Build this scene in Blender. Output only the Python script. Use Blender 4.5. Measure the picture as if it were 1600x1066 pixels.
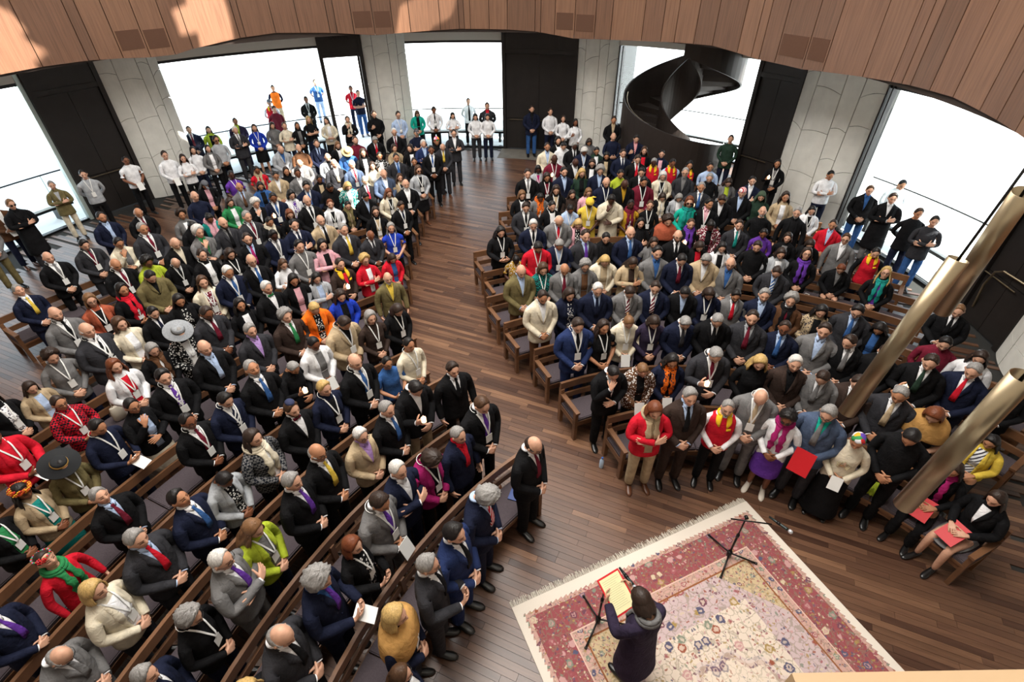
import bpy, bmesh, math, random
import numpy as np
from mathutils import Matrix, Vector
from math import sin, cos, pi, radians as rad, sqrt, hypot, atan2
random.seed(7); rng = np.random.default_rng(7)
for o in list(bpy.data.objects): bpy.data.objects.remove(o)
SC = bpy.context.scene; COL = SC.collection
# ------------------------------------------------------------------ camera
PITCH, ROLL, CAMH = 37.9074, -0.6633, 6.3369
cd = bpy.data.cameras.new('camera'); cd.sensor_width = 36.0; cd.lens = 797.486 / 1600 * 36; cd.clip_start = .02; cd.clip_end = 400
cam = bpy.data.objects.new('camera', cd); COL.objects.link(cam)
th, ro = rad(PITCH), rad(ROLL)
fw = Vector((0, cos(th), -sin(th))); u0 = Vector((0, sin(th), cos(th))); r0 = Vector((1, 0, 0))
rr = cos(ro) * r0 + sin(ro) * u0; uu = -sin(ro) * r0 + cos(ro) * u0
cam.matrix_world = Matrix(((rr.x, uu.x, -fw.x, 0), (rr.y, uu.y, -fw.y, 0), (rr.z, uu.z, -fw.z, CAMH), (0, 0, 0, 1)))
SC.camera = cam
# ------------------------------------------------------------------ light
W = bpy.data.worlds.new('overcast_sky'); SC.world = W; W.use_nodes = True
bg = W.node_tree.nodes['Background']; bg.inputs[0].default_value = (.80, .90, 1.0, 1); bg.inputs[1].default_value = 3.4
def lamp(name, kind, loc, energy, color=(1, 1, 1), **k):
    l = bpy.data.lights.new(name, kind); l.energy = energy; l.color = color
    for a, b in k.items(): setattr(l, a, b)
    o = bpy.data.objects.new(name, l); COL.objects.link(o); o.location = loc; return o
SUNDIR = Vector((-.62, .30, -.72)).normalized()       # the way the light travels
sun = lamp('sun', 'SUN', (20, -10, 30), 26.0, (1, .95, .86), angle=rad(.6))
sun.rotation_euler = SUNDIR.to_track_quat('-Z', 'Y').to_euler()
lamp('dome_light', 'AREA', (-2.05, 9.06, 12.5), 2100, (1, .965, .92), shape='DISK', size=11)
lamp('dome_light_front', 'AREA', (-.5, 4.0, 11.5), 800, (1, .95, .88), shape='DISK', size=5)
SC.view_settings.view_transform = 'Standard'; SC.view_settings.look = 'None'
SC.view_settings.exposure = 0.0; SC.view_settings.gamma = 1.0; SC.view_settings.use_curve_mapping = False
# ------------------------------------------------------------------ colours and materials
def lin(c):
    c = c.lstrip('#'); v = [int(c[i:i + 2], 16) / 255 for i in (0, 2, 4)]
    return tuple(x / 12.92 if x <= .04045 else ((x + .055) / 1.055) ** 2.4 for x in v) + (1,)
HEX = dict(bk='111113', ch='303034', gy='6d6c6c', lg='a3a6aa', nv='171c30', bl='33588e', nb='222f55', sb='46536a', lb='a9bcda', rb='1f3aa8', wh='e4e4e6', cr='d6ccb6',
           be='b09c7e', br='5a3d29', db='352924', ol='6a6040', gn='2c7a48', dg='24372c', te='1b8078', tq='18a08c', lm='a3b233', ye='d6b848', go='b48a26',
           ru='a0523a', rd='c01a2c', mr='691a2c', pk='d6a2ac', mg='9a2060', pu='5c3290', dp='2e2639', lv='b592d0', kh='8f8468', tan='b5894f')
HEX['or'] = 'e56e1c'
HAIR = dict(k='1a1615', d='2e211a', b='47301f', n='745336', a='6a381f', y='b8985f', g='8a8784', w='cbc7c2')
SKIN = {'1': 'c99a80', '2': 'b07c5c', '3': '7d4e36', '4': '46291e'}
MC = {}
def nodes(m):
    m.use_nodes = True; nt = m.node_tree; return nt, nt.nodes, nt.links, nt.nodes['Principled BSDF']
def N(nt, kind, **k):
    n = nt.nodes.new(kind)
    for a, b in k.items():
        if a == 'ins':
            for i, v in b.items(): n.inputs[i].default_value = v
        else: setattr(n, a, b)
    return n
def ramp(nt, pts, interp='LINEAR'):
    n = nt.nodes.new('ShaderNodeValToRGB'); cr = n.color_ramp; cr.interpolation = interp
    while len(cr.elements) > 1: cr.elements.remove(cr.elements[-1])
    cr.elements[0].position = pts[0][0]; cr.elements[0].color = pts[0][1]
    for p, c in pts[1:]:
        e = cr.elements.new(p); e.color = c
    return n
def mixc(nt, fac, a, b, blend='MIX'):
    n = nt.nodes.new('ShaderNodeMix'); n.data_type = 'RGBA'; n.blend_type = blend
    for i, v in ((0, fac), (6, a), (7, b)):
        if isinstance(v, (int, float)): n.inputs[i].default_value = v
        elif isinstance(v, tuple): n.inputs[i].default_value = v
        else: nt.links.new(v, n.inputs[i])
    return n.outputs[2]
def math_(nt, op, a, b=None, c=None):
    n = nt.nodes.new('ShaderNodeMath'); n.operation = op
    for i, v in enumerate((a, b, c)):
        if v is None: continue
        if isinstance(v, (int, float)): n.inputs[i].default_value = v
        else: nt.links.new(v, n.inputs[i])
    return n.outputs[0]
def plain(name, hexc, rough=.6, metal=0.0, spec=.5, noise=0.0, scale=20.0, bump=0.0):
    if name in MC: return MC[name]
    m = bpy.data.materials.new(name); nt, n, l, p = nodes(m)
    p.inputs['Base Color'].default_value = lin(hexc); p.inputs['Roughness'].default_value = rough
    p.inputs['Metallic'].default_value = metal; p.inputs['Specular IOR Level'].default_value = spec
    if noise or bump:
        tc = N(nt, 'ShaderNodeTexCoord'); nz = N(nt, 'ShaderNodeTexNoise', ins={'Scale': scale, 'Detail': 5.0}); l.new(tc.outputs['Object'], nz.inputs['Vector'])
        if noise:
            c = lin(hexc); d = tuple(x * (1 - noise) for x in c[:3]) + (1,); e = tuple(min(1, x * (1 + noise)) for x in c[:3]) + (1,)
            r = ramp(nt, [(.3, d), (.7, e)]); l.new(nz.outputs[0], r.inputs[0]); l.new(r.outputs[0], p.inputs['Base Color'])
        if bump:
            b = N(nt, 'ShaderNodeBump', ins={'Strength': bump, 'Distance': .02}); l.new(nz.outputs[0], b.inputs['Height']); l.new(b.outputs[0], p.inputs['Normal'])
    MC[name] = m; return m
def emit(name, hexc, strength):
    if name in MC: return MC[name]
    m = plain(name, hexc, .5); p = m.node_tree.nodes['Principled BSDF']
    p.inputs['Emission Color'].default_value = lin(hexc); p.inputs['Emission Strength'].default_value = strength; return m
def cloth(code):
    key = 'cloth_' + code
    if key in MC: return MC[key]
    base = code.rstrip('/*#'); c = lin(HEX[base]); m = bpy.data.materials.new(key); nt, n, l, p = nodes(m); MC[key] = m
    p.inputs['Roughness'].default_value = .85; p.inputs['Specular IOR Level'].default_value = .12
    tc = N(nt, 'ShaderNodeTexCoord'); nz = N(nt, 'ShaderNodeTexNoise', ins={'Scale': 9.0, 'Detail': 3.0}); l.new(tc.outputs['Object'], nz.inputs['Vector'])
    lo = tuple(x * .82 for x in c[:3]) + (1,); hi = tuple(min(1, x * 1.14 + .002) for x in c[:3]) + (1,)
    r = ramp(nt, [(.35, lo), (.65, hi)]); l.new(nz.outputs[0], r.inputs[0]); out = r.outputs[0]
    suf = code[len(base):]
    lum = sum(c[:3]) / 3
    alt = (.75, .74, .72, 1) if lum < .25 else (.04, .035, .05, 1)
    if suf == '/':
        w = N(nt, 'ShaderNodeTexWave', bands_direction='DIAGONAL', ins={'Scale': 11.0}); l.new(tc.outputs['Object'], w.inputs['Vector'])
        q = ramp(nt, [(0, (0, 0, 0, 1)), (.62, (0, 0, 0, 1)), (.68, (1, 1, 1, 1))]); l.new(w.outputs[0], q.inputs[0]); out = mixc(nt, q.outputs[0], out, alt)
    elif suf == '*':
        v = N(nt, 'ShaderNodeTexVoronoi', ins={'Scale': 34.0}); l.new(tc.outputs['Object'], v.inputs['Vector'])
        q = ramp(nt, [(0, (1, 1, 1, 1)), (.34, (1, 1, 1, 1)), (.42, (0, 0, 0, 1))]); l.new(v.outputs[0], q.inputs[0]); out = mixc(nt, q.outputs[0], out, alt)
    elif suf == '#':
        k = N(nt, 'ShaderNodeTexChecker', ins={'Scale': 36.0}); l.new(tc.outputs['Object'], k.inputs['Vector']); out = mixc(nt, k.outputs[1], out, (.012, .014, .02, 1))
    l.new(out, p.inputs['Base Color'])
    b = N(nt, 'ShaderNodeBump', ins={'Strength': .6, 'Distance': .02}); n2 = N(nt, 'ShaderNodeTexNoise', ins={'Scale': 14.0, 'Detail': 2.0, 'Distortion': 1.2})
    l.new(tc.outputs['Object'], n2.inputs['Vector']); l.new(n2.outputs[0], b.inputs['Height']); l.new(b.outputs[0], p.inputs['Normal'])
    return m
def skin(code):
    key = 'skin_' + code
    if key in MC: return MC[key]
    m = bpy.data.materials.new(key); nt, n, l, p = nodes(m); MC[key] = m
    p.inputs['Roughness'].default_value = .5; p.inputs['Specular IOR Level'].default_value = .35
    a = N(nt, 'ShaderNodeAttribute', attribute_name='feat'); tc = N(nt, 'ShaderNodeTexCoord'); nz = N(nt, 'ShaderNodeTexNoise', ins={'Scale': 30.0}); l.new(tc.outputs['Object'], nz.inputs['Vector'])
    c = lin(SKIN[code]); r = ramp(nt, [(.3, tuple(x * .9 for x in c[:3]) + (1,)), (.7, tuple(min(1, x * 1.08) for x in c[:3]) + (1,))]); l.new(nz.outputs[0], r.inputs[0])
    l.new(mixc(nt, 1.0, r.outputs[0], a.outputs['Color'], 'MULTIPLY'), p.inputs['Base Color'])
    return m
def hairm(code):
    key = 'hair_' + code
    if key in MC: return MC[key]
    m = bpy.data.materials.new(key); nt, n, l, p = nodes(m); MC[key] = m
    p.inputs['Roughness'].default_value = .48; p.inputs['Specular IOR Level'].default_value = .35
    tc = N(nt, 'ShaderNodeTexCoord'); mp = N(nt, 'ShaderNodeMapping'); mp.inputs['Scale'].default_value = (90, 90, 9); l.new(tc.outputs['Object'], mp.inputs[0])
    nz = N(nt, 'ShaderNodeTexNoise', ins={'Scale': 1.0, 'Detail': 3.0}); l.new(mp.outputs[0], nz.inputs['Vector'])
    c = lin(HAIR[code]); r = ramp(nt, [(.3, tuple(x * .7 for x in c[:3]) + (1,)), (.72, tuple(min(1, x * 1.3) for x in c[:3]) + (1,))]); l.new(nz.outputs[0], r.inputs[0]); l.new(r.outputs[0], p.inputs['Base Color'])
    b = N(nt, 'ShaderNodeBump', ins={'Strength': .35, 'Distance': .008}); l.new(nz.outputs[0], b.inputs['Height']); l.new(b.outputs[0], p.inputs['Normal'])
    return m
def woodm(key, pal, stretch, rough=.42, rot=0.0, spec=.5):
    if key in MC: return MC[key]
    m = bpy.data.materials.new(key); nt, n, l, p = nodes(m); MC[key] = m
    p.inputs['Roughness'].default_value = rough; p.inputs['Specular IOR Level'].default_value = spec
    tc = N(nt, 'ShaderNodeTexCoord'); at = N(nt, 'ShaderNodeAttribute', attribute_name='rnd')
    rt = N(nt, 'ShaderNodeVectorRotate', rotation_type='Z_AXIS'); rt.inputs['Angle'].default_value = rot; l.new(tc.outputs['Object'], rt.inputs[0])
    mp = N(nt, 'ShaderNodeMapping'); mp.inputs['Scale'].default_value = stretch; l.new(rt.outputs[0], mp.inputs[0])
    off = N(nt, 'ShaderNodeVectorMath', operation='SCALE'); off.inputs[0].default_value = (31, 17, 23); l.new(at.outputs['Fac'], off.inputs[3])
    ad = N(nt, 'ShaderNodeVectorMath', operation='ADD'); l.new(mp.outputs[0], ad.inputs[0]); l.new(off.outputs[0], ad.inputs[1])
    nz = N(nt, 'ShaderNodeTexNoise', ins={'Scale': 1.0, 'Detail': 6.0, 'Distortion': .5}); l.new(ad.outputs[0], nz.inputs['Vector'])
    r1 = ramp(nt, [(i / (len(pal) - 1), lin(c)) for i, c in enumerate(pal)]); l.new(at.outputs['Fac'], r1.inputs[0])
    r2 = ramp(nt, [(.25, (.66, .62, .60, 1)), (.5, (.97, .97, .97, 1)), (.78, (1.22, 1.2, 1.18, 1))]); l.new(nz.outputs[0], r2.inputs[0])
    l.new(mixc(nt, 1.0, r1.outputs[0], r2.outputs[0], 'MULTIPLY'), p.inputs['Base Color'])
    b = N(nt, 'ShaderNodeBump', ins={'Strength': .12, 'Distance': .004}); l.new(nz.outputs[0], b.inputs['Height']); l.new(b.outputs[0], p.inputs['Normal'])
    return m
PLANK = rad(-24)
M_FLOOR = woodm('floor_wood', ['412b21', '50372a', '5e4332', '694b39', '563c2e', '7d5c45'], (2.2, 26, 10), .33, -PLANK, .5)
M_PANEL = woodm('panel_wood', ['614432', '694a37', '704f3b', '785640', '6c4c39'], (30, 30, 1.1), .5)
M_PEW = woodm('pew_wood', ['5f4029', '6b4930', '755136'], (4, 4, 4), .45)
M_BRONZE = plain('dark_bronze', '2b2725', .5, .35, .5, .12, 3.0)
M_STAIR = plain('stair_bronze', '342c28', .55, .35, .5, .1, 2.0)
M_STONE = plain('pale_marble', 'e0ded6', .55, 0, .4, .07, 3.5)
M_JOINT = plain('dark_joint', '2a2a28', .9)
M_CUSH = plain('cushion_fabric', '4b4347', .95, 0, .2, .12, 60.0, .2)
M_STEEL = plain('brushed_brass', '9a8b72', .32, .95)
M_BLACKM = plain('black_metal', '151515', .4, .4)
M_SHOE = plain('black_leather', '141313', .28, 0, .6)
M_SHOEB = plain('brown_leather', '5a3520', .35, 0, .5)
M_SHOEW = plain('pale_leather', 'd0c6b8', .5)
M_PAPER = plain('white_paper', 'e2e2df', .8)
M_RED = plain('red_card', 'c2141f', .5)
M_YPAGE = plain('cream_page', 'e0d8a8', .8)
M_PLASTER = plain('white_plaster', 'd8d4cc', .9)
M_PAVE = plain('pale_paving', 'e4e6e8', .85, 0, .3, .04, 1.5)
M_CANOPY = plain('canopy_glass', '6f878c', .35)
M_GLASSES = plain('spectacle_frame', '22201f', .35, .3)
M_LENSD = plain('dark_lens', '0c0c0e', .15)
M_GOLD = plain('silver_ornament', 'cfc9b4', .25, .9)
def glassm():
    m = bpy.data.materials.new('clear_glass'); m.use_nodes = True; nt = m.node_tree; nt.nodes.clear()
    o = nt.nodes.new('ShaderNodeOutputMaterial'); t = nt.nodes.new('ShaderNodeBsdfTransparent'); t.inputs[0].default_value = (.95, .98, .98, 1)
    g = nt.nodes.new('ShaderNodeBsdfGlossy'); g.inputs['Roughness'].default_value = .03
    f = nt.nodes.new('ShaderNodeFresnel'); f.inputs[0].default_value = 1.2; x = nt.nodes.new('ShaderNodeMixShader')
    nt.links.new(f.outputs[0], x.inputs[0]); nt.links.new(t.outputs[0], x.inputs[1]); nt.links.new(g.outputs[0], x.inputs[2]); nt.links.new(x.outputs[0], o.inputs[0]); return m
M_GLASS = glassm()
# ------------------------------------------------------------------ mesh helpers
class MB:
    def __init__(s): s.v = []; s.f = []; s.mi = []; s.r = []; s.cur = 0; s.rv = .5
    def add(s, vs, fs, rnd=None):
        b = len(s.v); s.v += [tuple(v) for v in vs]; s.f += [tuple(b + i for i in f) for f in fs]; s.mi += [s.cur] * len(fs)
        s.r += [s.rv if rnd is None else rnd] * len(vs); return b
    def box(s, x0, x1, y0, y1, z0, z1, M=None, rnd=None):
        vs = [Vector((x, y, z)) for z in (z0, z1) for y in (y0, y1) for x in (x0, x1)]
        if M: vs = [M @ v for v in vs]
        s.add(vs, [(0, 2, 3, 1), (4, 5, 7, 6), (0, 1, 5, 4), (2, 6, 7, 3), (0, 4, 6, 2), (1, 3, 7, 5)], rnd)
    def arc(s, c, ra, rb, z0, z1, a0, a1, n, rnd=None):
        """Curved bar round c, radius ra..rb, angle a0..a1 in degrees."""
        vs = []
        for i in range(n + 1):
            t = rad(a0 + (a1 - a0) * i / n); zz0 = z0(i / n) if callable(z0) else z0; zz1 = z1(i / n) if callable(z1) else z1
            for r, z in ((ra, zz0), (rb, zz0), (rb, zz1), (ra, zz1)): vs.append((c[0] + r * cos(t), c[1] + r * sin(t), z))
        fs = []
        for i in range(n):
            for k in range(4): fs.append((4 * i + k, 4 * i + (k + 1) % 4, 4 * i + 4 + (k + 1) % 4, 4 * i + 4 + k))
        fs += [(3, 2, 1, 0), (4 * n, 4 * n + 1, 4 * n + 2, 4 * n + 3)]
        s.add(vs, fs, rnd)
    def tube(s, pts, rads, n=8, cap=True, flat=1.0):
        pts = [Vector(p) for p in pts]
        if isinstance(rads, (int, float)): rads = [rads] * len(pts)
        vs = []; u = None
        for i, p in enumerate(pts):
            t = (pts[min(i + 1, len(pts) - 1)] - pts[max(i - 1, 0)]).normalized()
            if u is None: u = t.orthogonal().normalized()
            u = (u - t * u.dot(t)).normalized(); w = t.cross(u)
            for k in range(n):
                a = 2 * pi * k / n; vs.append(p + rads[i] * (cos(a) * u + flat * sin(a) * w))
        fs = [(i * n + k, i * n + (k + 1) % n, (i + 1) * n + (k + 1) % n, (i + 1) * n + k) for i in range(len(pts) - 1) for k in range(n)]
        if cap: fs += [tuple(range(n))[::-1], tuple((len(pts) - 1) * n + k for k in range(n))]
        s.add(vs, fs)
    def lathe(s, prof, n=16, M=None):
        vs = []
        for r, z in prof:
            for k in range(n):
                a = 2 * pi * k / n; v = Vector((r * cos(a), r * sin(a), z)); vs.append(M @ v if M else v)
        fs = [(i * n + k, i * n + (k + 1) % n, (i + 1) * n + (k + 1) % n, (i + 1) * n + k) for i in range(len(prof) - 1) for k in range(n)]
        fs += [tuple(range(n))[::-1], tuple((len(prof) - 1) * n + k for k in range(n))]
        s.add(vs, fs)
    def mesh(s, name, mats, smooth=False, recalc=True, attr=False):
        me = bpy.data.meshes.new(name); me.from_pydata(s.v, [], s.f)
        for m in (mats if isinstance(mats, (list, tuple)) else [mats]): me.materials.append(m)
        if any(s.mi): me.polygons.foreach_set('material_index', s.mi)
        if recalc:
            bm = bmesh.new(); bm.from_mesh(me); bmesh.ops.recalc_face_normals(bm, faces=bm.faces); bm.to_mesh(me); bm.free()
        if smooth: me.polygons.foreach_set('use_smooth', [True] * len(me.polygons))
        if attr: me.attributes.new('rnd', 'FLOAT', 'POINT').data.foreach_set('value', s.r)
        me.update(); return me
    def obj(s, name, mats, parent=None, **k):
        props = {a: k.pop(a) for a in ('label', 'category', 'group', 'kind') if a in k}
        o = bpy.data.objects.new(name, s.mesh(name, mats, **k)); COL.objects.link(o); o.parent = parent
        for a, b in props.items(): o[a] = b
        return o
def empty(name, loc=(0, 0, 0), rz=0.0, **props):
    o = bpy.data.objects.new(name, None); COL.objects.link(o); o.location = loc; o.rotation_euler = (0, 0, rz); o.empty_display_size = .1
    for a, b in props.items(): o[a] = b
    return o
def link(name, me, parent=None, mat=None):
    o = bpy.data.objects.new(name, me); COL.objects.link(o); o.parent = parent
    if mat: o.matrix_local = mat
    return o
# ------------------------------------------------------------------ the building: a round hall, nine bays
C = (-2.05, 9.06); R = 11.6
def pol(r, a, z=0.0): return Vector((C[0] + r * cos(rad(a)), C[1] + r * sin(rad(a)), z))
CP = Vector((0, 0, CAMH))
def in_view(p, m=40):
    v = Vector(p) - CP; d = v.dot(fw)
    if d < .05: return False
    x = 800 + 797.486 * v.dot(rr) / d; y = 533 - 797.486 * v.dot(uu) / d
    return -m < x < 1600 + m and -m < y < 1066 + m
# floor: a dark base under real boards
floor = MB(); floor.lathe([(R + .2, -.2), (R + .2, -.022), (.01, -.022)], 72, Matrix.Translation((C[0], C[1], 0)))
FLOOR = floor.obj('floor', M_JOINT, kind='structure')
boards = []
cp, sp = cos(PLANK), sin(PLANK); wd = .085
for j in range(-140, 141):
    y = j * wd; x = -12.5 + random.uniform(0, 1.2)
    while x < 12.5:
        Lb = random.uniform(.55, 1.9); xa, xb = x, x + Lb; x = xb
        corners = [(xa, y), (xb, y), (xb, y + wd), (xa, y + wd)]
        w = [(C[0] + a * cp - b * sp, C[1] + a * sp + b * cp) for a, b in corners]
        if any(hypot(a - C[0], b - C[1]) > R - .02 for a, b in w): continue
        mid = (sum(a for a, b in w) / 4, sum(b for a, b in w) / 4)
        if mid[1] < -3: continue
        g = .0016; q = [(C[0] + a * cp - b * sp, C[1] + a * sp + b * cp) for a, b in ((xa + g, y + g), (xb - g, y + g), (xb - g, y + wd - g), (xa + g, y + wd - g))]
        boards.append((q, mid, random.random()))
onrug = lambda m: (lambda a, b: -.1 < a < 3.7 and -.1 < b < 5.7)((m[0] + .04) * .918 + (m[1] - 2.88) * .396, (m[0] + .04) * .396 - (m[1] - 2.88) * .918)
boards.sort(key=lambda b: (not in_view((b[1][0], b[1][1], 0)) or onrug(b[1]), hypot(b[1][0], b[1][1])))
rest = MB()
def board(mb, q, r):
    h = .0006 * sin(r * 99)
    vs = [(a, b, z) for z in (-.022, h) for a, b in q]
    mb.add(vs, [(4, 5, 6, 7), (0, 1, 5, 4), (1, 2, 6, 5), (2, 3, 7, 6), (3, 0, 4, 7)], r)
for i, (q, m, r) in enumerate(boards):
    if i < 290:
        b = MB(); board(b, q, r); b.obj('plank', M_FLOOR, FLOOR, attr=True, recalc=False)
    else: board(rest, q, r)
rest.obj('planks', M_FLOOR, FLOOR, kind='stuff', attr=True, recalc=False)
# bays: (kind, from, to) in degrees, counter-clockwise
DOORS = [(144.2, 153.0), (105.2, 112.5), (67.5, 81.0), (30.6, 37.6), (-7.2, -.5)]
COLS = [(136.2, 144.4), (97.9, 105.3), (60.6, 67.6), (19.8, 30.8), (-17.5, -7.0)]
OPEN = [(153.0, 177.0), (112.5, 136.2), (81.0, 97.9), (37.6, 60.6), (-.5, 19.8)]
HC = 4.35
# stone-clad columns
def column(a0, a1, seed):
    rg = random.Random(seed)
    core = MB(); core.arc(C, R - .02, R + .55, 0, HC + .1, a0 + .3, a1 - .3, 8)
    o = core.obj('column', M_JOINT, kind='structure')
    us = [0, .24, .62, .80, 1.0]
    def P(u, z, d):
        bulge = .34 * sin(pi * min(max(u, 0), 1)) ** .75
        t = a1 + (a0 - a1) * u
        return pol(R - .03 - bulge - d, t, z)
    def uu_(k, z):  # joints lean a little with height
        return us[k] + (0 if k in (0, 4) else (.03 * (z / HC - .5) * (1 if k != 2 else -1)))
    for k in range(4):
        zs = [0]
        base = [[.55, 1.15, 2.35, 3.6], [.42, 1.28, 2.2, 3.35], [.75, 1.05, 1.75, 2.45, 3.75], [.6, 1.5, 2.6, 3.3]][k]
        zs += [b + rg.uniform(-.12, .12) for b in base] + [HC]
        sl = [0] + [rg.uniform(-.12, .2) for _ in base] + [0]
        for j in range(len(zs) - 1):
            mb = MB(); nu, nz = 7, 4; g = .006
            grid = []
            for iu in range(nu + 1):
                for iz in range(nz + 1):
                    f = iu / nu; zl = zs[j] + sl[j] * (f - .5) + .05 * sin(pi * f) * (1 if j else 0) + g; zh = zs[j + 1] + sl[j + 1] * (f - .5) + .05 * sin(pi * f) * (1 if j + 1 < len(zs) - 1 else 0) - g
                    z = zl + (zh - zl) * iz / nz
                    ua, ub = uu_(k, z), uu_(k + 1, z); gu = .0045 if 0 < k else 0; gv = .0045 if k < 3 else 0
                    grid.append((ua + gu + (ub - ua - gu - gv) * f, z))
            vs = [P(u, z, .0) for u, z in grid] + [P(u, z, -.05) for u, z in grid]; n = (nu + 1) * (nz + 1)
            fs = []
            for iu in range(nu):
                for iz in range(nz):
                    a = iu * (nz + 1) + iz; fs.append((a, a + nz + 1, a + nz + 2, a + 1))
            rim = [iz for iz in range(nz + 1)] + [iu * (nz + 1) + nz for iu in range(1, nu + 1)] + [nu * (nz + 1) + iz for iz in range(nz - 1, -1, -1)] + [iu * (nz + 1) for iu in range(nu - 1, 0, -1)]
            for q in range(len(rim)):
                a, b = rim[q], rim[(q + 1) % len(rim)]; fs.append((a, b, b + n, a + n))
            mb.add(vs, fs); mb.obj('stone_panel', M_STONE, o, smooth=False)
for i, (a, b) in enumerate(COLS): column(a, b, i)
# doors: dark bronze leaves with a seam, a push bar and a transom
def letters(name, body, size, M, mat, parent=None, ext=.004):
    cu = bpy.data.curves.new(name, 'FONT'); cu.body = body; cu.size = size; cu.extrude = ext; cu.align_x = 'CENTER'; cu.align_y = 'CENTER'
    o = bpy.data.objects.new(name, cu); COL.objects.link(o); dg = bpy.context.evaluated_depsgraph_get()
    me = bpy.data.meshes.new_from_object(o.evaluated_get(dg)); bpy.data.objects.remove(o); me.materials.clear(); me.materials.append(mat)
    t = bpy.data.objects.new(name, me); COL.objects.link(t); t.parent = parent; t.matrix_world = M; return t
def facing(r, a, z):  # a frame on the wall, x to the right as seen from the hall centre, z out of the wall
    t = rad(a); out = Vector((-cos(t), -sin(t), 0)); right = Vector((sin(t), -cos(t), 0)); p = pol(r, a, z)
    return Matrix(((right.x, 0, out.x, p.x), (right.y, 0, out.y, p.y), (0, 1, 0, p.z), (0, 0, 0, 1)))
for i, (a0, a1) in enumerate(DOORS):
    e = empty(f'door_{i+1}', pol(R, (a0 + a1) / 2), kind='structure'); iv = Matrix.Translation(-e.location)
    def dobj(mb, name, mat):
        o = mb.obj(name, mat, e); o.matrix_parent_inverse = iv; return o
    for aa in (a0, a1 - .6):
        m = MB(); m.arc(C, R - .10, R + .2, 0, HC, aa, aa + .6, 1); dobj(m, 'door_post', M_BRONZE)
    m = MB(); m.arc(C, R - .06, R + .15, 3.42, HC, a0 + .6, a1 - .6, 4); dobj(m, 'transom', M_BRONZE)
    m = MB(); m.arc(C, R - .09, R + .15, 3.30, 3.42, a0 + .6, a1 - .6, 4); dobj(m, 'door_head', M_BRONZE)
    if i == 1:   # this leaf stands open, folded outward
        p0 = pol(R, a0 + .9); p1 = pol(R + 1.25, a0 + .2); d = (p1 - p0); ang = atan2(d.y, d.x)
        m = MB(); m.box(0, d.length, -.03, .03, .03, 3.28, Matrix.Translation(p0) @ Matrix.Rotation(ang, 4, 'Z')); dobj(m, 'door_leaf', M_BRONZE)
        m = MB(); m.box(.1, d.length - .1, -.05, -.032, 1.0, 1.04, Matrix.Translation(p0) @ Matrix.Rotation(ang, 4, 'Z')); dobj(m, 'door_bar', M_STEEL)
        tx = letters('exit_lettering', 'SALIDA', .2, facing(R - .07, (a0 + a1) / 2, 3.9), M_BLACKM); tx.parent = e; tx.matrix_parent_inverse = iv
    else:
        am = (a0 + a1) / 2
        m = MB(); m.arc(C, R + .09, R + .12, 0, 3.4, a0 + .4, a1 - .4, 4); dobj(m, 'door_core', M_BRONZE)  # backing sheet added to keep outside light from showing through the seam
        for b0, b1 in ((a0 + .65, am - .025), (am + .025, a1 - .65)):
            for z0, z1 in ((.02, 1.12), (1.135, 3.28)):
                m = MB(); m.arc(C, R - .02, R + .08, z0, z1, b0, b1, 3); dobj(m, 'door_panel', M_BRONZE)
        m = MB(); m.tube([pol(R - .09, a0 + (a1 - a0) * f, 1.10) for f in (.3, .5, .7, .9)] + [pol(R - .02, a0 + (a1 - a0) * .92, 1.06)], .012, 6); dobj(m, 'door_bar', M_STEEL)
        if i == 4:
            m = MB(); m.tube([pol(R - .03, -1.9, .35), pol(R - .14, -2.1, .9), pol(R - .14, -2.4, 1.22), pol(R - .14, -3.2, 1.32), pol(R - .03, -6.0, 1.30)], .022, 8); dobj(m, 'door_handle', M_STEEL)
        if i == 3:
            sg = MB(); Mx = facing(R - .12, am - 1.0, 3.82); sg.box(-.22, .22, -.1, .1, 0, .05, Mx); sgo = sg.obj('exit_sign', M_BLACKM, label='green lit exit sign above the dark bronze door', category='sign')
            letters('lettering', 'SALIDA', .13, Mx @ Matrix.Translation((0, 0, .055)), emit('green_sign', '27d34c', 2.2), sgo)
        elif i == 2:
            m = MB(); m.arc(C, R - 1.2, R - .1, -.012, .006, a0 - 1.5, a1 + .3, 10); m.obj('threshold_slab', plain('concrete', '6f6a62', .8, 0, .3, .15, 4.0), FLOOR)
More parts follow.
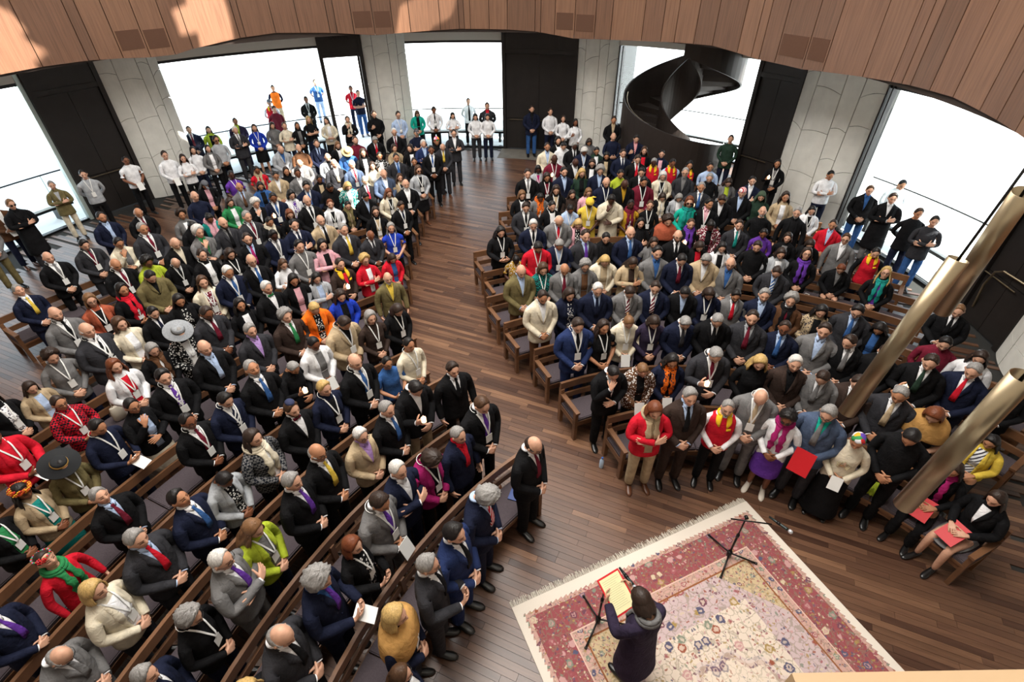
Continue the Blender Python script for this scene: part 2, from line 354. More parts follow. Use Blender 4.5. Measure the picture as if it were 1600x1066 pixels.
# windows: clear curved panes, slim frames
for i, (a0, a1) in enumerate(OPEN):
    e = empty(f'window_{i+1}', pol(R, (a0 + a1) / 2), kind='structure'); iv = Matrix.Translation(-e.location)
    n = 1 if i in (2, 4) else 2
    st = [a0 + (a1 - a0) * k / n for k in range(n + 1)]
    RO = 2.15 if i == 3 else 0.0
    if i == 3:
        m = MB(); m.arc(C, R - .02, R + 2.4, -.2, -.004, a0 - .3, a1 + .3, 10); m.obj('floor_alcove', M_FLOOR, kind='structure', attr=True)
        m = MB(); m.arc(C, R - .1, R + 2.4, HC - .02, HC + .3, a0 - .3, a1 + .3, 10); m.obj('ceiling_alcove', M_PLASTER, kind='structure')
        for aa in (a0, a1):
            m = MB(); m.arc(C, R + .2, R + 2.2, .0, 3.66, aa - .03, aa + .03, 1); o = m.obj('side_pane', M_GLASS, e); o.matrix_parent_inverse = iv
    for k in range(n):
        m = MB(); m.arc(C, R + .10 + RO, R + .112 + RO, .05, 3.6, st[k] + .1, st[k + 1] - .1, 10); o = m.obj('pane', M_GLASS, e, smooth=False); o.matrix_parent_inverse = iv
    m = MB(); m.arc(C, R + .03 + RO, R + .19 + RO, 3.6, 3.68, a0, a1, 12); o = m.obj('head_frame', M_BLACKM, e); o.matrix_parent_inverse = iv
    m = MB(); m.arc(C, R + .03 + RO, R + .19 + RO, 0, .045, a0, a1, 12); o = m.obj('sill_frame', M_BLACKM, e); o.matrix_parent_inverse = iv
    for aa in ([a1 - .7] if i in (3, 4, 0) else []):
        for q in (0, .55):
            m = MB(); m.arc(C, R - .02, R + .16, 0, 3.66, aa + q - .08, aa + q + .1, 1); o = m.obj('mullion', M_BRONZE, e); o.matrix_parent_inverse = iv
    if i == 0:
        m = MB(); m.arc(C, R - .02, R + .16, 0, HC, a0 + .05, a0 + .55, 1); o = m.obj('mullion', plain('pale_metal', 'b9c6c0', .4, .3), e); o.matrix_parent_inverse = iv
# walls that close the hall behind the camera and above the bays
m = MB(); m.arc(C, R, R + .4, 0, HC, 177, 342.5, 40); m.obj('wall_back', M_PLASTER, kind='structure')
m = MB(); m.arc(C, R, R + .35, 3.68, HC, 112.5, 136.2, 10); m.arc(C, R, R + .35, 3.68, HC, 153, 177, 10); m.arc(C, R, R + .35, 3.68, HC, 81, 97.9, 8); m.arc(C, R, R + .35, 3.68, HC, 37.6, 60.6, 8); m.arc(C, R, R + .35, 3.68, HC, -.5, 19.8, 8)
m.obj('trim_1', M_PLASTER, kind='structure')
# mezzanine: slab, soffit slats, timber front with an uneven lower edge
RI = 9.2
m = MB(); m.arc(C, RI + .06, R + .4, HC, HC + .32, 0, 360, 96); m.obj('ceiling', M_PLASTER, kind='structure')
sl = MB()
for k in range(96):
    a = 78 + 22 * k / 96; sl.arc(C, R - 1.1, R + 1.0, HC - .075, HC - .005, a, a + .15, 1)
sl.obj('soffit_slats', plain('soffit_slat', '9a9a98', .7), kind='structure')
ZB = [(-14, 4.19), (-8.9, 4.25), (-1.3, 4.32), (5.1, 4.29), (12.4, 4.21), (22.2, 4.09), (29.8, 4.11), (38.4, 4.25), (45.4, 4.22), (51.5, 4.17), (57.4, 4.14), (64.4, 4.11), (72, 4.25), (77.3, 4.28), (86.6, 4.29), (95.9, 4.22), (102.6, 4.17), (110.7, 4.29), (120.1, 4.38), (126.2, 4.33), (134.1, 4.19), (137.1, 4.11), (140.8, 4.12), (144.7, 4.18), (149.5, 4.24), (155.6, 4.26), (161.5, 4.25)]
def zb(a):
    return float(np.interp(a, [p[0] for p in ZB], [p[1] for p in ZB])) if -14 <= a <= 161.5 else 4.22
SEAM = [-20, -14, -8.9 - 2.2, -8.2, -5.5, -1.3, 2.2, 5.1, 6.4, 8.0, 12.4, 18.8, 22.2, 27.0, 29.8, 31.2, 33.8, 38.4, 41.8, 45.4, 47.9, 51.5, 57.4, 60.5, 64.4, 68.2, 70.9, 72, 77.3, 80.8, 84.4, 85.6, 86.6, 90.2, 95.9, 99.1, 102.6, 106.4, 109.4, 110.7, 115.9, 120.1, 125.2, 126.2, 134.1, 137.1, 140.8, 144.7, 148.0, 149.5, 155.6, 161.5, 166, 171]
a = 171
while a < 339.5: a += random.choice((3.2, 4.4, 5.6)); SEAM.append(min(a, 340))
m = MB()
m.arc(C, RI + .055, RI + .16, lambda f: 4.2, 5.66, 298, 640, 110); m.box(.42, 2.2, .06, .155, 4.2, 5.66); FAS = m.obj('wall_parapet', plain('parapet_core', '2c2019', .8), kind='structure')
SPK = {(102.6, 106.4): 1, (99.1, 102.6): 1, (60.5, 64.4): 1, (64.4, 68.2): 1, (140.8, 144.7): 1, (137.1, 140.8): 1, (22.2, 27.0): 1, (18.8, 22.2): 1, (-11.1, -8.2): 1, (-14, -11.1): 1}
for k in range(len(SEAM) - 1):
    s0, s1 = SEAM[k], SEAM[k + 1]
    if s1 - s0 < .3 or (s1 > 281 and s0 < 298): continue
    g = .06; n = max(2, int((s1 - s0) / 1.2))
    f = lambda t, s0=s0, s1=s1: zb(s0 + (s1 - s0) * t)
    rv = random.random()
    m = MB(); m.arc(C, RI, RI + .05, f, 5.66, s0 + g, s1 - g, n, rv); o = m.obj('timber_panel', M_PANEL, FAS, attr=True)
    if (s0, s1) in SPK:
        b = MB(); b.arc(C, RI - .008, RI + .004, zb((s0 + s1) / 2) + .18, zb((s0 + s1) / 2) + .60, s0 + .3, s1 - .3, 3); b.obj('speaker_grille', plain('grille', '54392a', .75, 0, .3, .2, 160.0), o)
m = MB(); m.arc(C, RI - .01, RI + .17, 5.67, 5.71, 298, 640, 110); m.box(.30, 2.25, .02, .212, 5.67, 5.71, Matrix.Rotation(.004, 4, 'Z')); m.obj('parapet_rail', plain('parapet_top', 'a58a6a', .5), FAS)
# dome above, unseen; open slots cut into its shape to aim the sun patches
slots = []
def slot(p, r): # opening in the dome on the way from p to the sun
    slots.append((Vector(p), r))
slot(pol(RI, 159, 4.75), .6); slot(pol(RI, 130, 5.05), .62); slot(pol(RI, 91, 5.0), .55); slot((-5.0, 14.6, 1.4), 1.0); slot((-3.4, 12.6, 1.6), .45)
DV = []; DF = []
NA, NZ = 144, 44
for j in range(NZ + 1):
    ph = pi / 2 * j / NZ; r = (R + .4) * cos(ph * .999); z = HC + .3 + 9.5 * sin(ph)
    for k in range(NA): DV.append((C[0] + r * cos(2 * pi * k / NA), C[1] + r * sin(2 * pi * k / NA), z))
for j in range(NZ):
    for k in range(NA):
        q = (j * NA + k, j * NA + (k + 1) % NA, (j + 1) * NA + (k + 1) % NA, (j + 1) * NA + k)
        cen = sum((Vector(DV[i]) for i in q), Vector()) / 4; cut = False
        for p, rad_ in slots:
            d = cen - p; t = d.dot(-SUNDIR)
            if t > 0 and (d + SUNDIR * t).length < rad_: cut = True
        if not cut: DF.append(q)
dm = MB(); dm.add(DV, DF); dm.obj('ceiling_dome', M_PLASTER, kind='structure', recalc=False)
# outside: paving, bench, rail, canopy
m = MB(); m.lathe([(70, -.3), (70, -.03), (.01, -.03)], 64, Matrix.Translation((C[0], C[1], 0))); m.obj('ground', M_PAVE, kind='structure')
for i, (a0, a1) in enumerate(OPEN):
    A0, A1 = a0 - 3, a1 + 3; R = 11.6 + (2.2 if i == 3 else 0)
    b = empty('bench', pol(R + 1.0, (a0 + a1) / 2), label=f'curved pale bench outside the {["far left","second left","middle","staircase","right-hand"][i]} window opening', category='bench', group='benches outside the windows'); iv = Matrix.Translation(-b.location)
    x = MB(); x.arc(C, R + .75, R + 1.2, .40, .46, a0, a1, 14); o = x.obj('seat', M_PAVE, b); o.matrix_parent_inverse = iv
    x = MB(); x.arc(C, R + .74, R + .80, .33, .40, a0, a1, 14); o = x.obj('seat_shadow', M_BLACKM, b); o.matrix_parent_inverse = iv  # black strip standing in for the shadow line beneath the seat
    for f in (.08, .36, .64, .92):
        aa = a0 + (a1 - a0) * f
        x = MB(); x.arc(C, R + .80, R + 1.1, -.03, .40, aa - .2, aa + .2, 1); o = x.obj('leg', M_BLACKM, b); o.matrix_parent_inverse = iv
    h = empty('handrail', pol(R + 1.85, (a0 + a1) / 2), label=f'thin dark handrail outside the {["far left","second left","middle","staircase","right-hand"][i]} window opening', category='railing', group='handrails outside the windows'); iv = Matrix.Translation(-h.location)
    x = MB(); x.tube([pol(R + 1.85, A0 + (A1 - A0) * k / 16, 1.0) for k in range(17)], .022, 6); o = x.obj('rail', M_BLACKM, h); o.matrix_parent_inverse = iv
    for f in (.1, .37, .63, .9):
        aa = A0 + (A1 - A0) * f
        x = MB(); x.tube([pol(R + 1.9, aa, -.03), pol(R + 1.9, aa, .97)], .014, 6); o = x.obj('post', plain('pale_metal', 'b9c6c0', .4, .3), h); o.matrix_parent_inverse = iv
R = 11.6
cano = empty('glass_canopy', pol(R + 1.5, 80), label='pale blue glass canopy ringing the hall outside above the windows', category='canopy')
iv = Matrix.Translation(-cano.location)
for k in range(24):
    aa = -8 + 172 * k / 24
    if 30 < aa < 61.5: continue
    x = MB()
    x.add([pol(R + .9, aa + .15, 3.62), pol(R + .9, aa + 7.0, 3.62), pol(R + 3.2, aa + 7.0, 4.25), pol(R + 3.2, aa + .15, 4.25), pol(R + .9, aa + .15, 3.66), pol(R + .9, aa + 7.0, 3.66), pol(R + 3.2, aa + 7.0, 4.29), pol(R + 3.2, aa + .15, 4.29)], [(0, 1, 2, 3), (7, 6, 5, 4), (0, 4, 5, 1), (1, 5, 6, 2), (2, 6, 7, 3), (3, 7, 4, 0)])
    o = x.obj('canopy_pane', M_CANOPY, cano); o.matrix_parent_inverse = iv
    x = MB(); x.tube([pol(R + .9, aa, 3.6), pol(R + 3.2, aa + 3.5, 4.24), pol(R + .9, aa + 7.1, 3.6)], .03, 5); o = x.obj('canopy_bar', M_STEEL, cano); o.matrix_parent_inverse = iv
# ------------------------------------------------------------------ staircase in the fourth opening
st = empty('spiral_stair', pol(R - .6, 49), label='dark bronze spiral staircase curving up in front of the window', category='staircase')
iv = Matrix.Translation(-st.location)
SCN = pol(11.7, 49.5); SCN.z = 0
def ribbon(name, f0, f1, rfun, z0, z1, n=28, th=.05):
    vs = []
    for i in range(n + 1):
        f = f0 + (f1 - f0) * i / n; r = rfun(f)
        for q in (r, r + th):
            for zz in (z0(f), z1(f)): vs.append((SCN.x + q * cos(rad(f)), SCN.y + q * sin(rad(f)), zz))
    fs = []
    for i in range(n):
        a = 4 * i; b = a + 4
        fs += [(a, b, b + 1, a + 1), (a + 2, a + 3, b + 3, b + 2), (a + 1, b + 1, b + 3, a + 3), (a, a + 2, b + 2, b)]
    fs += [(0, 1, 3, 2), (4 * n, 4 * n + 2, 4 * n + 3, 4 * n + 1)]
    x = MB(); x.add(vs, fs); o = x.obj(name, M_STAIR, st, smooth=False); o.matrix_parent_inverse = iv; return o
# climbs anticlockwise: starts at the right-hand front, sweeps round the left, returns over the top to the mezzanine
FA, FB = -15.0, -470.0
zst = lambda f: 4.3 * (max(0, f - FA) if FB > FA else max(0, FA - f) / (FA - FB)) ** 1.25
ribbon('outer_balustrade', FA, -215, lambda f: 1.75, lambda f: 0 if f > -185 else max(0, zst(f) - .5 - (1.2 - (-185 - f) / 25)), lambda f: zst(f) + 1.05)
ribbon('outer_balustrade', -215, FB, lambda f: 1.75, lambda f: zst(f) - .5, lambda f: min(zst(f) + 1.05, 4.34), 36)
ribbon('inner_balustrade', FA, FB, lambda f: .55, lambda f: max(0, zst(f) - .6), lambda f: min(zst(f) + 1.05, 4.34), 44)
NS = 25
for i in range(NS):
    f = FA + (FB - FA) * (i + .5) / NS; df = (FB - FA) / NS / 2; z = zst(f)
    x = MB(); x.arc((SCN.x, SCN.y), .55, 1.78, z - .30, z, f - abs(df), f + abs(df), 3); o = x.obj('step', M_STAIR, st); o.matrix_parent_inverse = iv
x = MB(); x.tube([(SCN.x + 1.68 * cos(rad(f)), SCN.y + 1.68 * sin(rad(f)), zst(f) + 1.0) for f in np.linspace(FA, -200, 20)], .018, 6); o = x.obj('handrail', M_STEEL, st); o.matrix_parent_inverse = iv
# ------------------------------------------------------------------ rug
RW, RL = 3.66, 4.8
rc = Vector((-.04, 2.88)) + Vector((.918, .396)) * RW / 2 + Vector((.396, -.918)) * RL / 2
RUG = empty('persian_rug', (rc.x, rc.y, .004), atan2(.396, .918), label='large floral red and cream rug with a fringed end under the reader', category='rug')
def rugm():
    m = bpy.data.materials.new('rug_pile'); nt, n, l, p = nodes(m); p.inputs['Roughness'].default_value = .95; p.inputs['Specular IOR Level'].default_value = .1
    tc = N(nt, 'ShaderNodeTexCoord'); sx = N(nt, 'ShaderNodeSeparateXYZ'); l.new(tc.outputs['Object'], sx.inputs[0])
    ax = math_(nt, 'ABSOLUTE', sx.outputs[0]); ay = math_(nt, 'ABSOLUTE', sx.outputs[1])
    dx = math_(nt, 'SUBTRACT', RW / 2, ax); dy = math_(nt, 'SUBTRACT', math_(nt, 'SUBTRACT', RL / 2, ay), .035)
    d = math_(nt, 'MINIMUM', dx, dy)
    cb = N(nt, 'ShaderNodeCombineXYZ'); l.new(ax, cb.inputs[0]); l.new(ay, cb.inputs[1])
    def vor(sc, feature='F1'):
        v = N(nt, 'ShaderNodeTexVoronoi', feature=feature, ins={'Scale': sc, 'Randomness': .8}); l.new(cb.outputs[0], v.inputs['Vector']); return v
    def rnd(v):
        s = N(nt, 'ShaderNodeSeparateColor'); l.new(v.outputs['Color'], s.inputs[0]); return s.outputs[0]
    L = lin
    PAL = [(0, L('96585c')), (.16, L('6c4552')), (.3, L('9c8352')), (.44, L('7b8272')), (.58, L('b98f8c')), (.7, L('56546a')), (.82, L('c4b296')), (.92, L('90523f'))]
    nw = N(nt, 'ShaderNodeTexNoise', ins={'Scale': 22.0, 'Detail': 2.0}); l.new(cb.outputs[0], nw.inputs['Vector'])
    wv = N(nt, 'ShaderNodeVectorMath', operation='MULTIPLY_ADD'); l.new(nw.outputs['Color'], wv.inputs[0]); wv.inputs[1].default_value = (.07, .07, 0); l.new(cb.outputs[0], wv.inputs[2])
    def vor(sc, feature='F1', warp=True):
        v = N(nt, 'ShaderNodeTexVoronoi', feature=feature, ins={'Scale': sc, 'Randomness': .75}); l.new((wv if warp else cb).outputs[0], v.inputs['Vector']); return v
    def flowers(bgcol, sc, size, sc2, size2, light='cdb9a8'):
        v = vor(sc); pal = ramp(nt, PAL, 'CONSTANT'); l.new(rnd(v), pal.inputs[0])
        mk = ramp(nt, [(0, (1, 1, 1, 1)), (size, (1, 1, 1, 1)), (size + .05, (0, 0, 0, 1))]); l.new(v.outputs['Distance'], mk.inputs[0])
        ring = ramp(nt, [(0, (0, 0, 0, 1)), (size * .30, (0, 0, 0, 1)), (size * .40, (.75, .75, .75, 1)), (size * .62, (.75, .75, .75, 1)), (size * .75, (0, 0, 0, 1))]); l.new(v.outputs['Distance'], ring.inputs[0])
        fl = mixc(nt, ring.outputs[0], pal.outputs[0], L(light))
        v2 = vor(sc2); pal2 = ramp(nt, [(i / 8, c) for i, (q, c) in enumerate(PAL[::-1])], 'CONSTANT'); l.new(rnd(v2), pal2.inputs[0])
        mk2 = ramp(nt, [(0, (.85, .85, .85, 1)), (size2, (.85, .85, .85, 1)), (size2 + .08, (0, 0, 0, 1))]); l.new(v2.outputs['Distance'], mk2.inputs[0])
        v3 = vor(sc2 * .45, 'DISTANCE_TO_EDGE'); vine = ramp(nt, [(0, (.5, .5, .5, 1)), (.03, (.5, .5, .5, 1)), (.06, (0, 0, 0, 1))]); l.new(v3.outputs['Distance'], vine.inputs[0])
        a = mixc(nt, vine.outputs[0], bgcol, L('7d7560')); a = mixc(nt, mk2.outputs[0], a, pal2.outputs[0])
        return mixc(nt, mk.outputs[0], a, fl)
    red = flowers(L('8d4c50'), 7.5, .30, 30, .34, 'b98f8a')
    guard = flowers(L('bd988c'), 11.0, .34, 34, .30)
    lil = math_(nt, 'LESS_THAN', d, 1.02); nz = N(nt, 'ShaderNodeTexNoise', ins={'Scale': 1.6, 'Detail': 1.0}); l.new(cb.outputs[0], nz.inputs['Vector'])
    fr = mixc(nt, math_(nt, 'MULTIPLY', lil, .8), L('d3c3b3'), L('b7a0a4'))
    field = flowers(fr, 6.2, .30, 24, .30)
    corner = flowers(L('bfa987'), 10.0, .22, 32, .36)
    cs = math_(nt, 'ADD', math_(nt, 'DIVIDE', ax, RW / 2 - .72), math_(nt, 'DIVIDE', ay, RL / 2 - .85))
    cm = math_(nt, 'GREATER_THAN', cs, 1.72); field = mixc(nt, cm, field, corner)
    # central medallion with scalloped lobes
    ang = math_(nt, 'ARCTAN2', ay, ax); rr_ = math_(nt, 'SQRT', math_(nt, 'ADD', math_(nt, 'MULTIPLY', ax, ax), math_(nt, 'MULTIPLY', math_(nt, 'MULTIPLY', ay, ay), .55)))
    lob = math_(nt, 'ADD', rr_, math_(nt, 'MULTIPLY', math_(nt, 'COSINE', math_(nt, 'MULTIPLY', ang, 16)), .035))
    med = ramp(nt, [(0, L('8c4048')), (.18, L('d9c6b4')), (.3, L('a9854f')), (.34, L('dccbb8')), (.62, L('ddccba')), (.66, L('9a6a6a')), (.70, L('b9a3ae'))], 'CONSTANT'); l.new(lob, med.inputs[0])
    medf = mixc(nt, .3, field, med.outputs[0]); field = mixc(nt, math_(nt, 'LESS_THAN', lob, .74), field, medf)
    # border bands by distance from the edge, with a serrated outer edge
    sw = math_(nt, 'MULTIPLY', math_(nt, 'PINGPONG', math_(nt, 'ADD', ax, ay), .035), .8)
    dd = math_(nt, 'SUBTRACT', d, sw)
    out = mixc(nt, math_(nt, 'GREATER_THAN', dd, .085), L('d9cfc2'), guard)
    out = mixc(nt, math_(nt, 'GREATER_THAN', d, .155), out, red)
    out = mixc(nt, math_(nt, 'GREATER_THAN', d, .50), out, L('cfae9e'))
    out = mixc(nt, math_(nt, 'GREATER_THAN', d, .515), out, guard)
    out = mixc(nt, math_(nt, 'GREATER_THAN', d, .625), out, L('8a5638'))
    out = mixc(nt, math_(nt, 'GREATER_THAN', d, .645), out, field)
    l.new(out, p.inputs['Base Color'])
    b = N(nt, 'ShaderNodeBump', ins={'Strength': .25, 'Distance': .004}); n2 = N(nt, 'ShaderNodeTexNoise', ins={'Scale': 240.0}); l.new(tc.outputs['Object'], n2.inputs['Vector']); l.new(n2.outputs[0], b.inputs['Height']); l.new(b.outputs[0], p.inputs['Normal'])
    return m
m = MB(); m.box(-RW / 2, RW / 2, -RL / 2, RL / 2, 0, .010); m.obj('pile', rugm(), RUG)
m = MB(); rg = random.Random(3)
for k in range(420):
    x = -RW / 2 + RW * (k + rg.random() * .6) / 420; Lf = rg.uniform(.05, .095); dxx = rg.uniform(-.02, .02)
    m.box(0, .005, 0, Lf, .001, .006, Matrix.Translation((x, RL / 2 - .004, 0)) @ Matrix.Rotation(-dxx * 6, 4, 'Z'))
m.obj('fringe', plain('cream_fringe', 'd2cabb', .95), RUG, kind='stuff')
